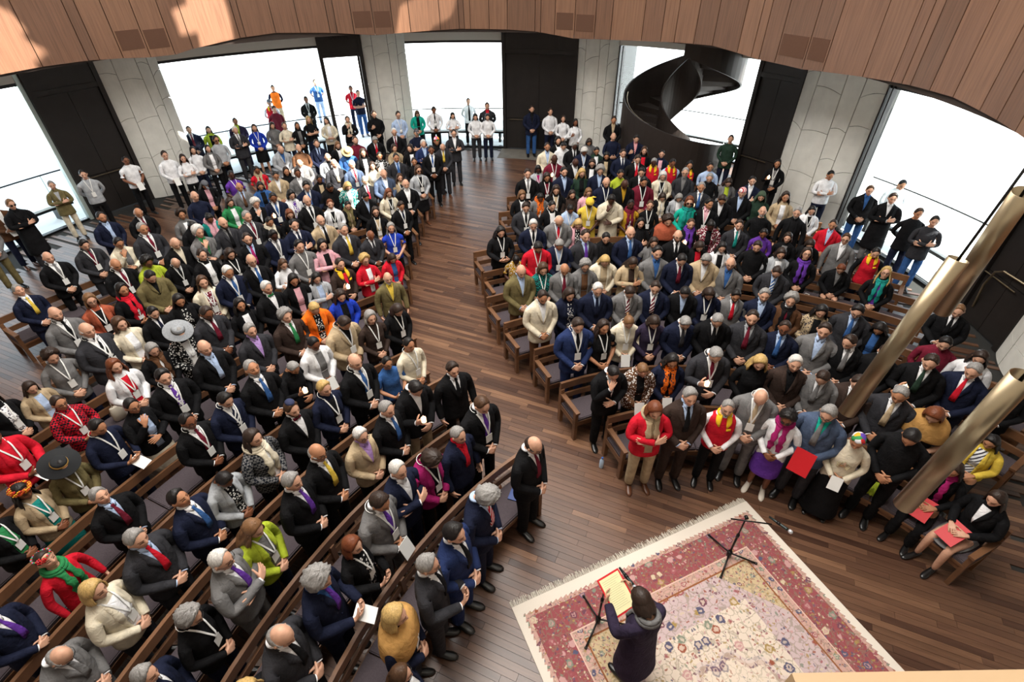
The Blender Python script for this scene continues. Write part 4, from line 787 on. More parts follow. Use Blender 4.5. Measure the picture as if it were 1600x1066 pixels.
1.50 12.11 -170 0.914 R8|f ld 1 Odb db - d2- cand|woman with long straight dark hair in dark brown jacket, lit candle
3.74 12.11 175 0.878 R8|f bd 1 Obk wh - c3- s=cr|woman with bobbed dark hair in black jacket, cream scarf
9.55 12.13 164 1.019 -|m sk 2 Swh - - c2- -|black-haired man in white shirt, beside the brown-haired man in black suit with blue shirt
1.90 12.15 -169 0.930 R8|f bn 1 Opk pk - c2- G,L|woman with bobbed light brown hair in pink jacket, glasses
-4.98 12.18 -153 1.074 L10|m sk 1 Jnv wh bl c2- G|black-haired man in navy suit with blue tie and glasses
2.78 12.19 179 1.074 R8|m xk 4 Jbk go - c3- -|bald man in black suit with gold shirt
2.33 12.21 186 1.074 R8|m rb 1 Jnv nv - c2- L|balding man in navy suit with navy shirt
3.25 12.23 180 1.074 R8|m sk 2 Jmr bk - c2- L|black-haired man in maroon suit with black shirt
-3.03 12.24 -149 0.934 L9|f wa 1 Ocr bk - c2- L|woman with long wavy auburn hair in cream jacket, black top
-4.55 12.46 -138 1.006 L10|m sk 3 Jbk bk - c3- -|black-haired man in black suit with black shirt
-2.61 12.47 -157 1.002 L9|m xw 1 Jbk wh - c1- L,B|bald man in black suit with beard
-6.77 12.47 -143 0.981 -|m xd 2 Jgy lb br c1- -|bald man in grey suit with brown tie
6.08 12.55 164 0.970 R9|m sk 1 Jnv wh - f1- -|black-haired man in navy suit with white shirt
-4.17 12.71 -147 0.962 L10|f by 1 Ote* wh - c3- -|woman with bobbed blonde hair in patterned teal jacket, white top
5.54 12.72 170 0.954 R9|f wd 1 Ogy lm - c3- -|woman with long wavy dark hair in grey jacket, lime top
-6.38 12.75 -148 0.947 -|f lk 2 Obl bk - c2- -|woman with long straight black hair in blue jacket, black top
5.10 12.82 159 0.982 R9|m sg 1 Kbk - - c2- B|grey-haired man in black sweater with beard
8.16 12.84 168 0.996 -|m sk 2 Swh - - f2- -|young man in white shirt with arms folded beside the marble column
0.45 12.91 -176 1.042 R9|m sd 1 Jbk wh gy c1- L|dark-haired man in black suit with grey tie and lanyard
-7.92 12.93 -132 0.958 -|f ld 2 Obk pk - c3- h=cap|woman in black jacket with cap
4.49 12.94 160 1.026 R9|m sg 1 Jch gy - c1- B,G|grey-haired man in charcoal suit with glasses and beard
-3.76 12.96 -144 0.946 L10|m sg 1 Jbk wh rd c1- B,G|grey-haired man in black suit with red tie and glasses
-11.86 12.98 -137 0.928 -|f sg 1 Jol lg - f1- t=cr|grey-haired woman in olive jacket with light grey top
0.93 12.98 -169 0.986 R9|f bd 2 Obk mr - c2- L|woman with bobbed dark hair in black jacket, maroon top
3.95 13.03 171 0.974 R9|f bw 1 Ocr bk - c2- L|woman with bobbed white hair in cream jacket, black top
1.38 13.05 -168 1.034 R9|m sk 1 Jnv lb - c1- B|black-haired man in navy suit with beard and pale blue shirt
3.40 13.08 165 1.030 R9|m sk 1 Jbk wh - c2- -|black-haired man in black suit with white shirt, beside the woman in lime blouse
2.85 13.10 183 0.998 R9|f uk 2 Slm - - c2- -|black-haired woman in lime blouse
2.32 13.10 177 1.054 R9|m cg 1 Jnv lb - c2- -|man with curly grey hair in navy suit, pale blue shirt
1.84 13.13 -170 1.010 R9|f wy 1 Odg bk - c2- G|woman with long wavy blonde hair in dark green jacket, glasses
-3.32 13.21 -146 1.018 L10|m xw 1 Jsb wh - c2- -|bald man in slate blue suit with white shirt
-5.02 13.23 -152 0.940 -|f uk 3 Obk be - c2- -|black-haired woman in black jacket with beige top, behind the woman in patterned teal jacket
-6.16 13.30 -152 0.988 -|m sk 2 Jbe wh - c2- -|black-haired man in beige suit with white shirt
-2.94 13.41 -155 0.890 L10|f wb 1 Obe bk - c1- L|woman with long wavy brown hair in beige jacket, black top
-5.62 13.42 -152 0.982 -|m sd 3 Jgy wh - c1- -|dark-haired man in grey suit with white shirt, beside the black-haired man in beige suit
-11.27 13.42 -138 1.000 -|m sk 1 Slg - - b1- L|black-haired man in light grey shirt with lanyard
-7.43 13.48 -132 0.949 -|f uk 4 Tpu - - c1- L|black-haired woman in purple short-sleeved top with lanyard
-6.02 13.67 -146 0.958 -|f ld 2 Obk bk - c1- -|woman with long straight dark hair in black jacket, black top
-2.47 13.63 -149 0.966 L10|f bb 1 Olg bk - c1- L,S,q=bk|woman with bobbed brown hair in light grey jacket, sunglasses
5.40 13.71 164 0.946 R10|m sk 2 Slb - - c1- -|black-haired man in pale blue shirt
4.87 13.83 171 0.946 R10|f wk 2 Vrd bk - d1- cand|woman with long wavy black hair in red vest, lit candle
7.28 13.87 153 0.952 -|f lk 2 Obk gy - d1- L,cand|woman with long straight black hair in black jacket, lit candle and grey top
0.76 13.90 -174 0.910 R10|f bk 4 Olg mg - c2- L|woman with bobbed black hair in light grey jacket, magenta top
4.41 13.91 178 0.990 R10|m sk 3 Vrd lb - c2- -|black-haired man in red vest with pale blue shirt
1.19 13.95 -171 1.070 R10|m xk 4 Kmr - - d2- L,cand|bald man in maroon sweater with lit candle
3.93 13.96 165 0.994 R10|m sg 4 Vrd lg - c2- -|grey-haired man in red vest with light grey shirt
-4.32 13.98 -145 0.989 -|m sw 1 Jsb wh rd c1- L|white-haired man in slate blue suit with red tie
-6.95 13.99 -150 0.932 -|f sk 3 Trd - - c2- L,s=be|black-haired woman in red short-sleeved top with beige scarf
-4.80 14.00 -152 1.011 -|m rd 1 Jch wh be c1- M|balding man in charcoal suit with beige tie
1.76 14.00 -170 1.026 R10|m xk 4 Jbk wh - c3- L|bald man in black suit with white shirt, beside the bald man in maroon sweater
3.47 14.01 177 1.042 R10|m sd 1 Jbk wh rd c2- -|dark-haired man in black suit with red tie
2.26 14.04 171 0.978 R10|f ld 1 Obk wh - c2- G|woman with long straight dark hair in black jacket, glasses and white top
-3.81 14.16 -162 0.927 -|f wd 1 Ocr wh - c1- -|woman with long wavy dark hair in cream jacket, white top
-5.88 14.35 -156 0.993 -|m xw 1 Jgy wh - c3- -|bald man in grey suit with white shirt
-3.18 14.40 -157 1.013 -|m sk 2 Jch lb bl c1- -|black-haired man in charcoal suit with blue tie, behind the bald man in slate blue suit
-2.70 14.47 -164 0.930 -|f ud 2 Obk bk - c1- -|dark-haired woman in black jacket, beside the black-haired man in black suit with blue tie
-10.85 14.57 -127 0.988 -|m sk 3 Twh - - c1- P|black-haired man in white short-sleeved top with white booklet
3.18 14.57 183 1.011 -|m sd 1 Jnv wh nv c1- -|dark-haired man in navy suit with navy tie
-5.21 14.76 -156 0.982 -|m xd 1 Jlg bk - c2- B|bald man in light grey suit with beard and black shirt
2.77 14.78 173 0.945 -|f lk 2 Obk be - c2- -|woman with long straight black hair in black jacket, beige top
-9.89 14.87 -135 1.011 -|m sd 1 Swh - - c1- P|dark-haired man in white shirt with white booklet, beside the man in white short-sleeved top
4.38 14.89 163 0.929 -|f uk 1 Onv pk - c1- -|black-haired woman in navy jacket with pink top
-9.47 14.98 -141 0.930 -|f wd 1 Swh - - f1- -|woman with long wavy dark hair in white blouse
-2.27 15.03 -168 1.016 -|m sk 3 Jbk wh bl c1- L|black-haired man in black suit with blue tie
-3.79 15.04 -157 0.923 -|f sk 2 Obk* wh - d1- cand|black-haired woman in patterned black jacket with lit candle
3.92 15.12 168 0.944 -|f wb 1 Obk rd - c1- -|woman with long wavy brown hair in black jacket, red top
2.14 15.07 -177 0.992 -|m cw 3 Jnv lb - c3- L|man with curly white hair in navy suit, pale blue shirt
-4.29 15.16 -154 0.958 -|f wd 1 Obk wh - c1- -|woman with long wavy dark hair in black jacket, white top
2.53 15.19 180 0.955 -|f uk 2 Odg wh - c2- -|black-haired woman in dark green jacket with white top
1.09 15.21 -174 1.013 -|m sd 2 Jcr lb - c1- B|dark-haired man in cream suit with beard and pale blue shirt
-4.78 15.23 -152 0.985 -|m sd 2 Jbl bl - c3- h=straw|man in blue suit with straw hat
1.90 15.39 -175 1.006 -|m sg 4 Jbk wh bk c2- -|grey-haired man in black suit with black tie, beside the black-haired woman in dark green jacket
-6.25 15.47 -153 0.992 -|m xd 1 Kbr wh - c1- B|
-6.83 15.50 -140 1.005 -|m xw 1 Jlg bl - c3- B|
1.60 15.65 -176 0.984 -|m sk 1 Swh - - c3- -|
-2.02 15.68 -168 0.982 -|m rw 1 Jch wh ye c3- -|
-3.48 15.69 -150 0.931 -|f bd 1 Obe be - k1- -|
-2.99 15.72 -164 0.922 -|f bd 1 Obk wh - c1r -|
-9.54 15.71 -140 0.928 -|f lk 1 Swh - - c1- P|
-2.60 15.76 -160 0.993 -|m sw 1 Jnb lb - f1- -|
6.65 15.79 153 1.005 -|m sk 1 Kdg wh - c1- -|
-5.83 15.85 -156 0.998 -|m sb 1 Jnv lb nv c1- B|
-9.18 15.89 -137 0.923 -|f lk 1 Ogy wh - c1- -|
-4.71 16.06 -155 1.011 -|m sb 1 Smr - - c1- B|
3.86 16.07 174 1.000 -|m sk 1 Jnv rd/ - d2- cand|
-2.25 16.07 -158 0.994 -|m sd 2 Jbk bk - c2- h=multi|
-5.31 16.11 -144 0.936 -|f ln 1 Obk wh - c2- L|
1.48 16.13 -170 0.955 -|f bk 1 Obk wh - c1- L|
-9.05 16.27 -133 1.016 -|m sk 2 Slg - - c1- S|
2.44 16.22 180 0.944 -|f bd 2 Ogy gy - c3- -|
3.20 16.30 180 0.983 -|m xd 1 Snv - - h1- P|
-4.21 16.42 -158 0.990 -|m sg 1 Jbk wh rd c3- -|
-1.76 16.70 -169 1.005 -|m sd 1 Jch wh - f1- G|
-3.66 16.87 -167 1.013 -|m sw 1 Jbk wh mr c1- G|
-2.97 16.93 -164 0.986 -|m sd 1 Tnv - - f1- h=cap|
-8.88 17.27 -139 1.017 -|m sw 1 Jch wh gy f1- -|
-10.58 17.64 -148 0.989 -|m sd 1 Jnv wh mr c1- -|
-8.55 17.93 -151 0.950 -|f ld 1 Srb - - c1- L,q=bk|
3.48 17.94 173 1.019 -|m sd 2 Jbk be - c1- -|
-10.11 17.95 -149 0.936 -|f lk 1 Olm bk - c1- -|
2.22 18.10 187 0.953 -|f lk 3 Swh - - d1- cand|
-7.60 18.11 -154 0.951 -|f sb 1 Kcr bk - f1- L|
-7.22 18.23 -148 0.933 -|f ld 2 Obk gy - c1- -|
-8.09 18.25 -142 0.952 -|f ld 1 Ogy gy - c2- bag=rd|
-9.48 18.64 -147 0.983 -|m sk 3 Jdp lm - c1- -|
1.86 18.64 -182 0.945 -|f ld 1 Swh - - c1- -|
-6.35 18.77 -159 0.940 -|f lk 1 Ocr wh - h1r q=bk|
-7.03 18.87 -145 0.949 -|f ly 1 Tbk be - f1- L,q=nv|
-5.67 18.90 -159 0.942 -|f ud 1 Obk bk - k1- L,s=cr,q=ch|
-3.89 18.93 -154 1.015 -|m sd 1 Slb - - c1- L,G|
-4.76 19.05 -156 1.016 -|m sd 1 Jbk bk - d1- cand|
-0.78 19.14 -175 0.937 -|f lk 1 Swh - - c2- P|
-1.21 19.14 -172 0.939 -|f lk 1 Swh - - c2- P|
1.45 19.28 -170 0.992 -|m sd 1 Swh - - c1- P|
-2.05 19.45 -164 0.923 -|f lk 1 Swh - - f2- -|
0.80 19.51 -173 1.014 -|m sd 1 Jnv bk - c1- t=bl,B|
-2.74 19.74 -166 1.004 -|m sk 3 Swh - bk c2- L|
-3.37 19.79 -164 0.940 -|f bb 1 Otq bk - c3- -|
-0.81 19.99 -176 1.020 -|m sd 1 Jch rd - b1- -|
-8.70 20.20 -141 0.989 -|m sk 1 Kmr - - b1- -|
-1.57 21.05 -168 0.991 -|m sd 1 Swh - bk b1- -|
-9.25 21.21 -156 0.987 -|m sk 2 Vrd wh - b1- h=cap|
-7.89 21.45 -160 1.015 -|m sk 3 Jbk wh bk c1- L|
-6.10 22.42 -151 1.017 -|m sk 1 Tnv - - f1- t=bl|
-6.63 23.40 -165 0.999 -|m sk 3 Trd - - b1- L,t=nv|
-9.99 23.67 -155 1.001 -|m sk 2 Vor nv - b1- t=be|
-8.52 24.71 -152 1.004 -|m sd 1 Tbl - - b1- L,t=lb|'''.split('\n')]
rows = {}
for q in PEOPLE:
    x, y, yw, s, br = q[0].split()
    if len(br) > 1:
        c = LCN if br[0] == 'L' else RCN
        rows.setdefault(br, []).append(math.degrees(atan2(float(y) - c[1], float(x) - c[0])) % 360)
EXTRA = {'L0': ((.05, 4.56), (-2.05, .9)), 'L1': ((-.86, 5.03), None), 'R0': ((1.41, 5.17), (5.85, 3.3)), 'R1': (None, (6.1, 4.62)), 'R5': ((-.27, 8.68), (7.3, 7.2)), 'R6': (None, (7.5, 8.15)), 'R4': (None, (6.9, 6.6))}
def pew(key, c, r, a0, a1, label):
    e = empty('pew', (c[0] + r * cos(rad((a0 + a1) / 2)), c[1] + r * sin(rad((a0 + a1) / 2)), 0), label=label, category='pew', group='curved wooden pews')
    iv = Matrix.Translation(-e.location)
    def put(mb, name, mat, attr=True):
        o = mb.obj(name, mat, e, attr=attr); o.matrix_parent_inverse = iv; return o
    n = max(6, int(abs(a1 - a0) * r / 57.3 / .35)); dm = 57.2958 / r
    m = MB(); m.rv = random.random(); m.arc(c, r - .022, r + .022, .715, .845, a0, a1, n); put(m, 'back_rail', M_PEW)
    m = MB(); m.rv = random.random(); m.arc(c, r - .016, r + .016, .50, .60, a0, a1, n); put(m, 'back_slat', M_PEW)
    m = MB(); m.rv = random.random(); m.arc(c, r - .50, r - .02, .375, .41, a0, a1, n); put(m, 'seat_board', M_PEW)
    m = MB(); m.rv = random.random(); m.arc(c, r - .47, r - .445, .28, .375, a0, a1, n); put(m, 'apron', M_PEW)
    L = (a1 - a0) / dm; k = max(1, int(L / 1.15))
    for i in range(k):
        b0 = a0 + (a1 - a0) * i / k + .008 * dm; b1 = a0 + (a1 - a0) * (i + 1) / k - .008 * dm
        m = MB(); nn = max(2, int((b1 - b0) / dm / .3)); m.arc(c, r - .49, r - .05, .41, .452, b0, b1, nn); m.arc(c, r - .475, r - .065, .452, .462, b0 + .012 * dm, b1 - .012 * dm, nn); put(m, 'cushion', M_CUSH)
    js = max(2, int(L / 1.7) + 1)
    for i in range(js):
        a = a0 + (a1 - a0) * i / (js - 1); h = .03 * dm; aa = min(max(a, a0 + h), a1 - h); end = i in (0, js - 1)
        m = MB(); m.rv = random.random(); m.arc(c, r - .04, r + .035, 0, .72, aa - h, aa + h, 1); put(m, 'back_post', M_PEW)
        m = MB(); m.rv = random.random(); m.arc(c, r - .50, r - .43, 0, .60 if end else .38, aa - h, aa + h, 1); put(m, 'front_leg', M_PEW)
        if end:
            m = MB(); m.rv = random.random(); m.arc(c, r - .53, r - .02, .60, .635, aa - h * 1.3, aa + h * 1.3, 1); put(m, 'armrest', M_PEW)
            m = MB(); m.rv = random.random(); m.arc(c, r - .44, r - .04, .30, .39, aa - h * .8, aa + h * .8, 1); put(m, 'side_rail', M_PEW)
    return e
ORD = ['front', 'second', 'third', 'fourth', 'fifth', 'sixth', 'seventh', 'eighth', 'ninth', 'tenth', 'rearmost']
PEWR = {}
for key in sorted(rows, key=lambda k: (k[0], int(k[1:]))):
    k = int(key[1:]); c = LCN if key[0] == 'L' else RCN; r = (5.25 + .98 * k + .70) if key[0] == 'L' else (2.82 + .932 * k + .70)
    mg = 57.2958 * .42 / r; a0, a1 = min(rows[key]) - mg, max(rows[key]) + mg
    for p in (EXTRA.get(key) or ()):
        if p:
            t = math.degrees(atan2(p[1] - c[1], p[0] - c[0])) % 360
            if key[0] == 'L':
                if abs(t - a0) < abs(t - a1): a0 = t
                else: a1 = t
            else:
                if abs(t - a0) < abs(t - a1): a0 = t
                else: a1 = t
    # keep the ends inside the hall
    while hypot(c[0] + (r + .05) * cos(rad(a1)) - C[0], c[1] + (r + .05) * sin(rad(a1)) - C[1]) > 11.0: a1 -= .3
    while hypot(c[0] + (r + .05) * cos(rad(a0)) - C[0], c[1] + (r + .05) * sin(rad(a0)) - C[1]) > 11.0: a0 += .3
    PEWR[key] = (c, r, a0, a1)
    pew(key, c, r, a0, a1, f"{ORD[k]} curved wooden pew with dark cushions in the {'left' if key[0] == 'L' else 'right'} block of seats")
# ------------------------------------------------------------------ people: template figures
HALF = [0, 9, 18, 27, 37, 48, 62, 80, 92, 104, 122, 142, 180]
ANG = HALF + [360 - a for a in HALF[-2:0:-1]]; NR = len(ANG)
HCEN = (0, .015, 1.635); PIV = Vector((0, -.01, 1.49))
def headp(t, ph, off=0.0):
    """Point on the bare skull: t degrees from the face, ph degrees from the crown."""
    s, c = sin(rad(t)), cos(rad(t)); sp_, cp_ = sin(rad(ph)), cos(rad(ph)); k = min(max((ph - 95) / 50, 0), 1)
    x = (.077 + off) * sp_ * s * (1 - .25 * k); y = (.099 + off) * sp_ * c * ((1 - .06 * k) if c > 0 else (1 - .28 * k)); z = (.124 + off) * cp_
    z += -.018 * k * c if c > 0 else -.05 * k * c
    return Vector((x, HCEN[1] + y, HCEN[2] + z))
def G(x, s): return math.exp(-(x / s) ** 2)
def face(t, zr, f):
    a = abs(t if t <= 180 else 360 - t); d = 0
    nz = max(0, min(1, (.022 - zr) / .055)) if zr > -.033 else max(0, 1 - (-.033 - zr) / .012)
    d += .027 * G(a, 9.5) * nz
    d -= .008 * G(a - 22, 9) * G(zr - .006, .014)
    d += .004 * G(a - 18, 16) * G(zr - .028, .009)
    d += .006 * G(a, 15) * G(zr + .068, .010) - .004 * G(a, 20) * G(zr + .084, .008)
    d += .009 * G(a, 17) * G(zr + .108, .016)
    d += .004 * G(a - 40, 14) * G(zr + .025, .02)
    if abs(a - 92) < 2: d += .026 * math.exp(-((zr + .002) / .030) ** 4)
    return d
class SK:
    def __init__(s): s.v = []; s.w = []; s.f = []
    def pt(s, p, w=0.0): s.v.append(Vector(p)); s.w.append(w); return len(s.v) - 1
    def ring(s, z, hw, hd, yo=0.0, p=2.3, w=0.0):
        o = []; e = 2 / p
        for a in ANG:
            S, Cc = sin(rad(a)), cos(rad(a))
            o.append(s.pt((hw * math.copysign(abs(S) ** e, S), yo + hd * math.copysign(abs(Cc) ** e, Cc), z), w))
        return o
    def bridge(s, a, b, skip=()):
        n = len(a)
        for i in range(n):
            if i in skip: continue
            s.f.append((a[i], a[(i + 1) % n], b[(i + 1) % n], b[i]))
    def cap(s, r):
        c = s.pt(sum((s.v[i] for i in r), Vector()) / len(r), s.w[r[0]])
        for i in range(len(r)): s.f.append((r[i], r[(i + 1) % len(r)], c))
    def cc(s, levels=1):
        V, Wt, F = [tuple(v) for v in s.v], list(s.w), s.f
        for _ in range(levels):
            V4 = np.array([v + (w,) for v, w in zip(V, Wt)]); nv = len(V4); fp = np.array([V4[list(f)].mean(0) for f in F])
            E = {}
            for fi, f in enumerate(F):
                for i in range(len(f)):
                    a, b = f[i], f[(i + 1) % len(f)]; E.setdefault((a, b) if a < b else (b, a), []).append(fi)
            keys = list(E); eid = {k: i for i, k in enumerate(keys)}
            mid = np.array([(V4[a] + V4[b]) / 2 for a, b in keys]); ep = mid.copy()
            fsum = np.zeros((nv, 4)); fc = np.zeros(nv); esum = np.zeros((nv, 4)); ec = np.zeros(nv); bs = np.zeros((nv, 4)); bc = np.zeros(nv)
            for fi, f in enumerate(F):
                for i in f: fsum[i] += fp[fi]; fc[i] += 1
            for i, k in enumerate(keys):
                a, b = k; esum[a] += mid[i]; esum[b] += mid[i]; ec[a] += 1; ec[b] += 1
                if len(E[k]) == 2: ep[i] = (mid[i] * 2 + fp[E[k][0]] + fp[E[k][1]]) / 4
                else:
                    for q in k: bs[q] += mid[i]; bc[q] += 1
            n = np.maximum(fc, 1)[:, None]; nvp = (fsum / n + 2 * esum / np.maximum(ec, 1)[:, None] + (n - 3) * V4) / n
            isb = bc > 0; nvp[isb] = (bs[isb] / bc[isb, None] + V4[isb]) / 2
            allv = np.vstack([nvp, ep, fp]); NF = []
            for fi, f in enumerate(F):
                m_ = len(f)
                for i in range(m_):
                    a, b, c_ = f[i - 1], f[i], f[(i + 1) % m_]
                    NF.append((b, nv + eid[(b, c_) if b < c_ else (c_, b)], nv + len(keys) + fi, nv + eid[(a, b) if a < b else (b, a)]))
            V = [tuple(r_[:3]) for r_ in allv]; Wt = list(allv[:, 3]); F = NF
        used = sorted({i for f in F for i in f}); mp = {b: a for a, b in enumerate(used)}
        s.v = [Vector(V[i]) for i in used]; s.w = [Wt[i] for i in used]; s.f = [tuple(mp[i] for i in f) for f in F]
# ---- arms
# per pose: right arm (elbow, wrist, finger direction, back-of-hand normal, curl) and left arm, x>0 is the figure's right side
def V3(*a): return Vector(a)
ARMS = {
    'c': ((V3(.262, .00, 1.13), V3(.075, .205, .985), V3(-.86, .25, -.40), V3(.2, .9, .35), .55), (V3(-.262, .00, 1.13), V3(-.075, .175, .965), V3(.86, .12, -.40), V3(-.15, .9, .3), .45)),
    'h': ((V3(.26, .03, 1.13), V3(.095, .285, 1.07), V3(-.72, .55, .1), V3(.5, .75, -.45), .6), (V3(-.26, .03, 1.13), V3(-.095, .285, 1.07), V3(.72, .55, .1), V3(-.5, .75, -.45), .6)),
    'f': ((V3(.27, .07, 1.15), V3(-.03, .235, 1.19), V3(-.95, -.15, .25), V3(.1, .9, .35), .25), (V3(-.27, .07, 1.15), V3(.03, .185, 1.15), V3(.95, .0, .2), V3(-.1, .9, .35), .25)),
    'b': ((V3(.275, -.09, 1.15), V3(.085, -.225, .98), V3(-.9, -.1, -.3), V3(.1, -.9, .2), .4), (V3(-.275, -.09, 1.15), V3(-.085, -.205, .95), V3(.9, -.1, -.3), V3(-.1, -.9, .2), .4)),
    's': ((V3(.275, -.02, 1.13), V3(.272, .075, .885), V3(-.04, .12, -.98), V3(.98, .1, .05), .3), (V3(-.275, -.02, 1.13), V3(-.272, .075, .885), V3(.04, .12, -.98), V3(-.98, .1, .05), .3)),
    'k': ((V3(.235, .13, 1.14), V3(.065, .215, 1.385), V3(-.42, -.22, .86), V3(.5, .75, .35), .5), (V3(-.262, .03, 1.13), V3(-.03, .205, 1.10), V3(.9, .2, .1), V3(-.1, .8, .5), .4)),
    'd': ((V3(.265, .08, 1.13), V3(.175, .30, 1.25), V3(-.35, .72, .60), V3(.75, .45, -.1), .75), (V3(-.262, .00, 1.13), V3(-.09, .195, .985), V3(.86, .2, -.4), V3(-.15, .9, .3), .5)),
    'l': ((V3(.255, .03, 1.13), V3(.11, .29, 1.085), V3(-.7, .65, -.1), V3(.3, .35, .9), .35), (V3(-.255, .03, 1.13), V3(-.11, .29, 1.085), V3(.7, .65, -.1), V3(-.3, .35, .9), .35)),
    'r': ((V3(.255, .10, 1.15), V3(.155, .36, 1.19), V3(-.3, .85, .42), V3(.8, .1, -.5), .6), (V3(-.255, .10, 1.15), V3(-.155, .36, 1.19), V3(.3, .85, .42), V3(-.8, .1, -.5), .6)),
}
def armpath(side, spec, S):
    E, Wp, d, v, c = spec
    if E.x * side < 0: E = V3(-E.x, E.y, E.z)
    pts = [S, S.lerp(E, .3) + V3(.012 * side, 0, .015), S.lerp(E, .72) + V3(.006 * side, 0, 0), E.lerp(S, .06).lerp(Wp, .03), E.lerp(Wp, .22), E.lerp(Wp, .62), Wp]
    return pts
def frames(pts, ref0, ref1):
    out = []
    for i, p in enumerate(pts):
        t = (pts[min(i + 1, len(pts) - 1)] - pts[max(i - 1, 0)]).normalized(); f = i / (len(pts) - 1)
        r = ref0.lerp(ref1, f); r = r - t * r.dot(t)
        if r.length < 1e-3: r = t.orthogonal()
        out.append((p, r.normalized(), t.cross(r.normalized())))
    return out
AK = [18 + 36 * k for k in range(10)]
def ring10(sk, fr, r, flat=1.0, w=0.0):
    p, u, v = fr; return [sk.pt(p + r * (cos(rad(a)) * u + flat * sin(rad(a)) * v), w) for a in AK]
def fit(sk, hole, ring):
    """hole loop reordered so that it runs along the ring with the least twist"""
    best = None
    for dr in (1, -1):
        for o in range(10):
            h = [hole[(dr * i + o) % 10] for i in range(10)]; e = sum((sk.v[a] - sk.v[b]).length for a, b in zip(h, ring))
            if best is None or e < best[0]: best = (e, h)
    return best[1]
def torso(sk, rings, iarm, arms=True):
    """rings from the top down; holes for the arms between ring iarm and iarm+2. Returns ring ids and the two hole loops."""
    ids = [sk.ring(*r) for r in rings]; cols = {7, 8, 9}; colsL = {NR - 8, NR - 9, NR - 10}
    for j in range(len(ids) - 1):
        sk.bridge(ids[j], ids[j + 1], (cols | colsL) if arms and j in (iarm, iarm + 1) else ())
    def loop(cs):
        cs = sorted(cs); a, b, c = ids[iarm], ids[iarm + 1], ids[iarm + 2]; k = [cs[0], cs[1], cs[2], (cs[2] + 1) % NR]
        return [a[k[0]], a[k[1]], a[k[2]], a[k[3]], b[k[3]], c[k[3]], c[k[2]], c[k[1]], c[k[0]], b[k[0]]]
    return ids, (loop(cols), loop(colsL))
def finger(sk, base, d, v, segs, w, curl):
    r = base; c = sum((sk.v[i] for i in base), Vector()) / 4; ax = d.cross(v).normalized()
    dd = d.copy()
    for i, L in enumerate(segs):
        dd = Matrix.Rotation(-curl, 3, ax) @ dd if False else (dd * cos(curl) - v * sin(curl)).normalized(); vv = ax.cross(dd).normalized()
        if vv.dot(v) < 0: vv = -vv
        v = vv; c = c + dd * L; ww = w * (1 - .1 * i)
        q = [sk.pt(c + ax * a * ww + v * b * ww) for a, b in ((-1, 1), (1, 1), (1, -1), (-1, -1))]
        # match order with the base loop
        best = min(((sum((sk.v[r[k]] - sk.v[q[(s_ * k + o) % 4]]).length for k in range(4)), s_, o) for s_ in (1, -1) for o in range(4)))
        q = [q[(best[1] * k + best[2]) % 4] for k in range(4)]
        for k in range(4): sk.f.append((r[k], r[(k + 1) % 4], q[(k + 1) % 4], q[k]))
        r = q
    sk.f.append(tuple(r))
def hand(sk, wr, spec, side):
    E, Wp, d, v, curl = spec; d = d.normalized(); v = (v - d * v.dot(d)).normalized(); u = d.cross(v).normalized() * (1 if side < 0 else -1)
    # u points to the thumb side
    def flat(dist, hw, th_, tilt=0.0):
        pts = []
        for i in range(5): pts.append(Wp + d * (dist - tilt * abs(i - 1.4)) + u * hw * (1 - i / 2) + v * th_)
        for i in range(4, -1, -1): pts.append(Wp + d * (dist - tilt * abs(i - 1.4)) + u * hw * (1 - i / 2) - v * th_)
        return [sk.pt(p) for p in pts]
    r1 = flat(.025, .030, .019); h = fit(sk, wr, r1)
    for i in range(10): sk.f.append((h[i], h[(i + 1) % 10], r1[(i + 1) % 10], r1[i]))
    r2 = flat(.060, .040, .017); r3 = flat(.098, .041, .014, .006)
    for i in range(10):
        sk.f.append((r1[i], r1[(i + 1) % 10], r2[(i + 1) % 10], r2[i])) if i != 9 else None
        sk.f.append((r2[i], r2[(i + 1) % 10], r3[(i + 1) % 10], r3[i]))
    for i in range(4):
        base = [r3[i], r3[i + 1], r3[8 - i], r3[9 - i]]
        L = (.074, .082, .076, .060)[i]; finger(sk, base, (d + u * (.12 - .09 * i)).normalized(), v, [L * .45, L * .32, L * .27], .0098, curl * .8)
    finger(sk, [r1[0], r1[9], r2[9], r2[0]], (u * .75 + d * .62 - v * .30).normalized(), (v * .7 + u * .5).normalized(), [.034, .030, .026], .0115, curl * .35)
def legs(sk, base, hip, knee, ank, rr3, foot=True):
    """split the lowest ring into two legs"""
    midp = sk.pt((sk.v[base[0]] + sk.v[base[12]]) / 2 + V3(0, 0, -.035)); ends = []
    for side in (1, -1):
        loop = [base[i] if side > 0 else base[(NR - i) % NR] for i in range(13)] + [midp]
        pts = [hip, hip.lerp(knee, .4), hip.lerp(knee, .85), knee.lerp(ank, .12), knee.lerp(ank, .5), ank]
        rads = [rr3[0], rr3[0] * .93, rr3[1] * 1.04, rr3[1], (rr3[1] + rr3[2]) / 2 * 1.04, rr3[2]]
        prev = loop
        for j, (p, r_) in enumerate(zip(pts, rads)):
            p = V3(p.x * side, p.y, p.z); t = (pts[min(j + 1, 5)] - pts[max(j - 1, 0)]); t = V3(t.x * side, t.y, t.z).normalized()
            x = V3(1, 0, 0); fwd = -(t.cross(x)).normalized(); ids = []
            for k in range(14):
                a = rad(-28 + 236 * k / 12) if k < 13 else rad(270)
                ids.append(sk.pt(p + r_ * (cos(a) * fwd + sin(a) * side * x)))
            for k in range(14): sk.f.append((prev[k], prev[(k + 1) % 14], ids[(k + 1) % 14], ids[k]))
            prev = ids
        ends.append(prev)
    return ends
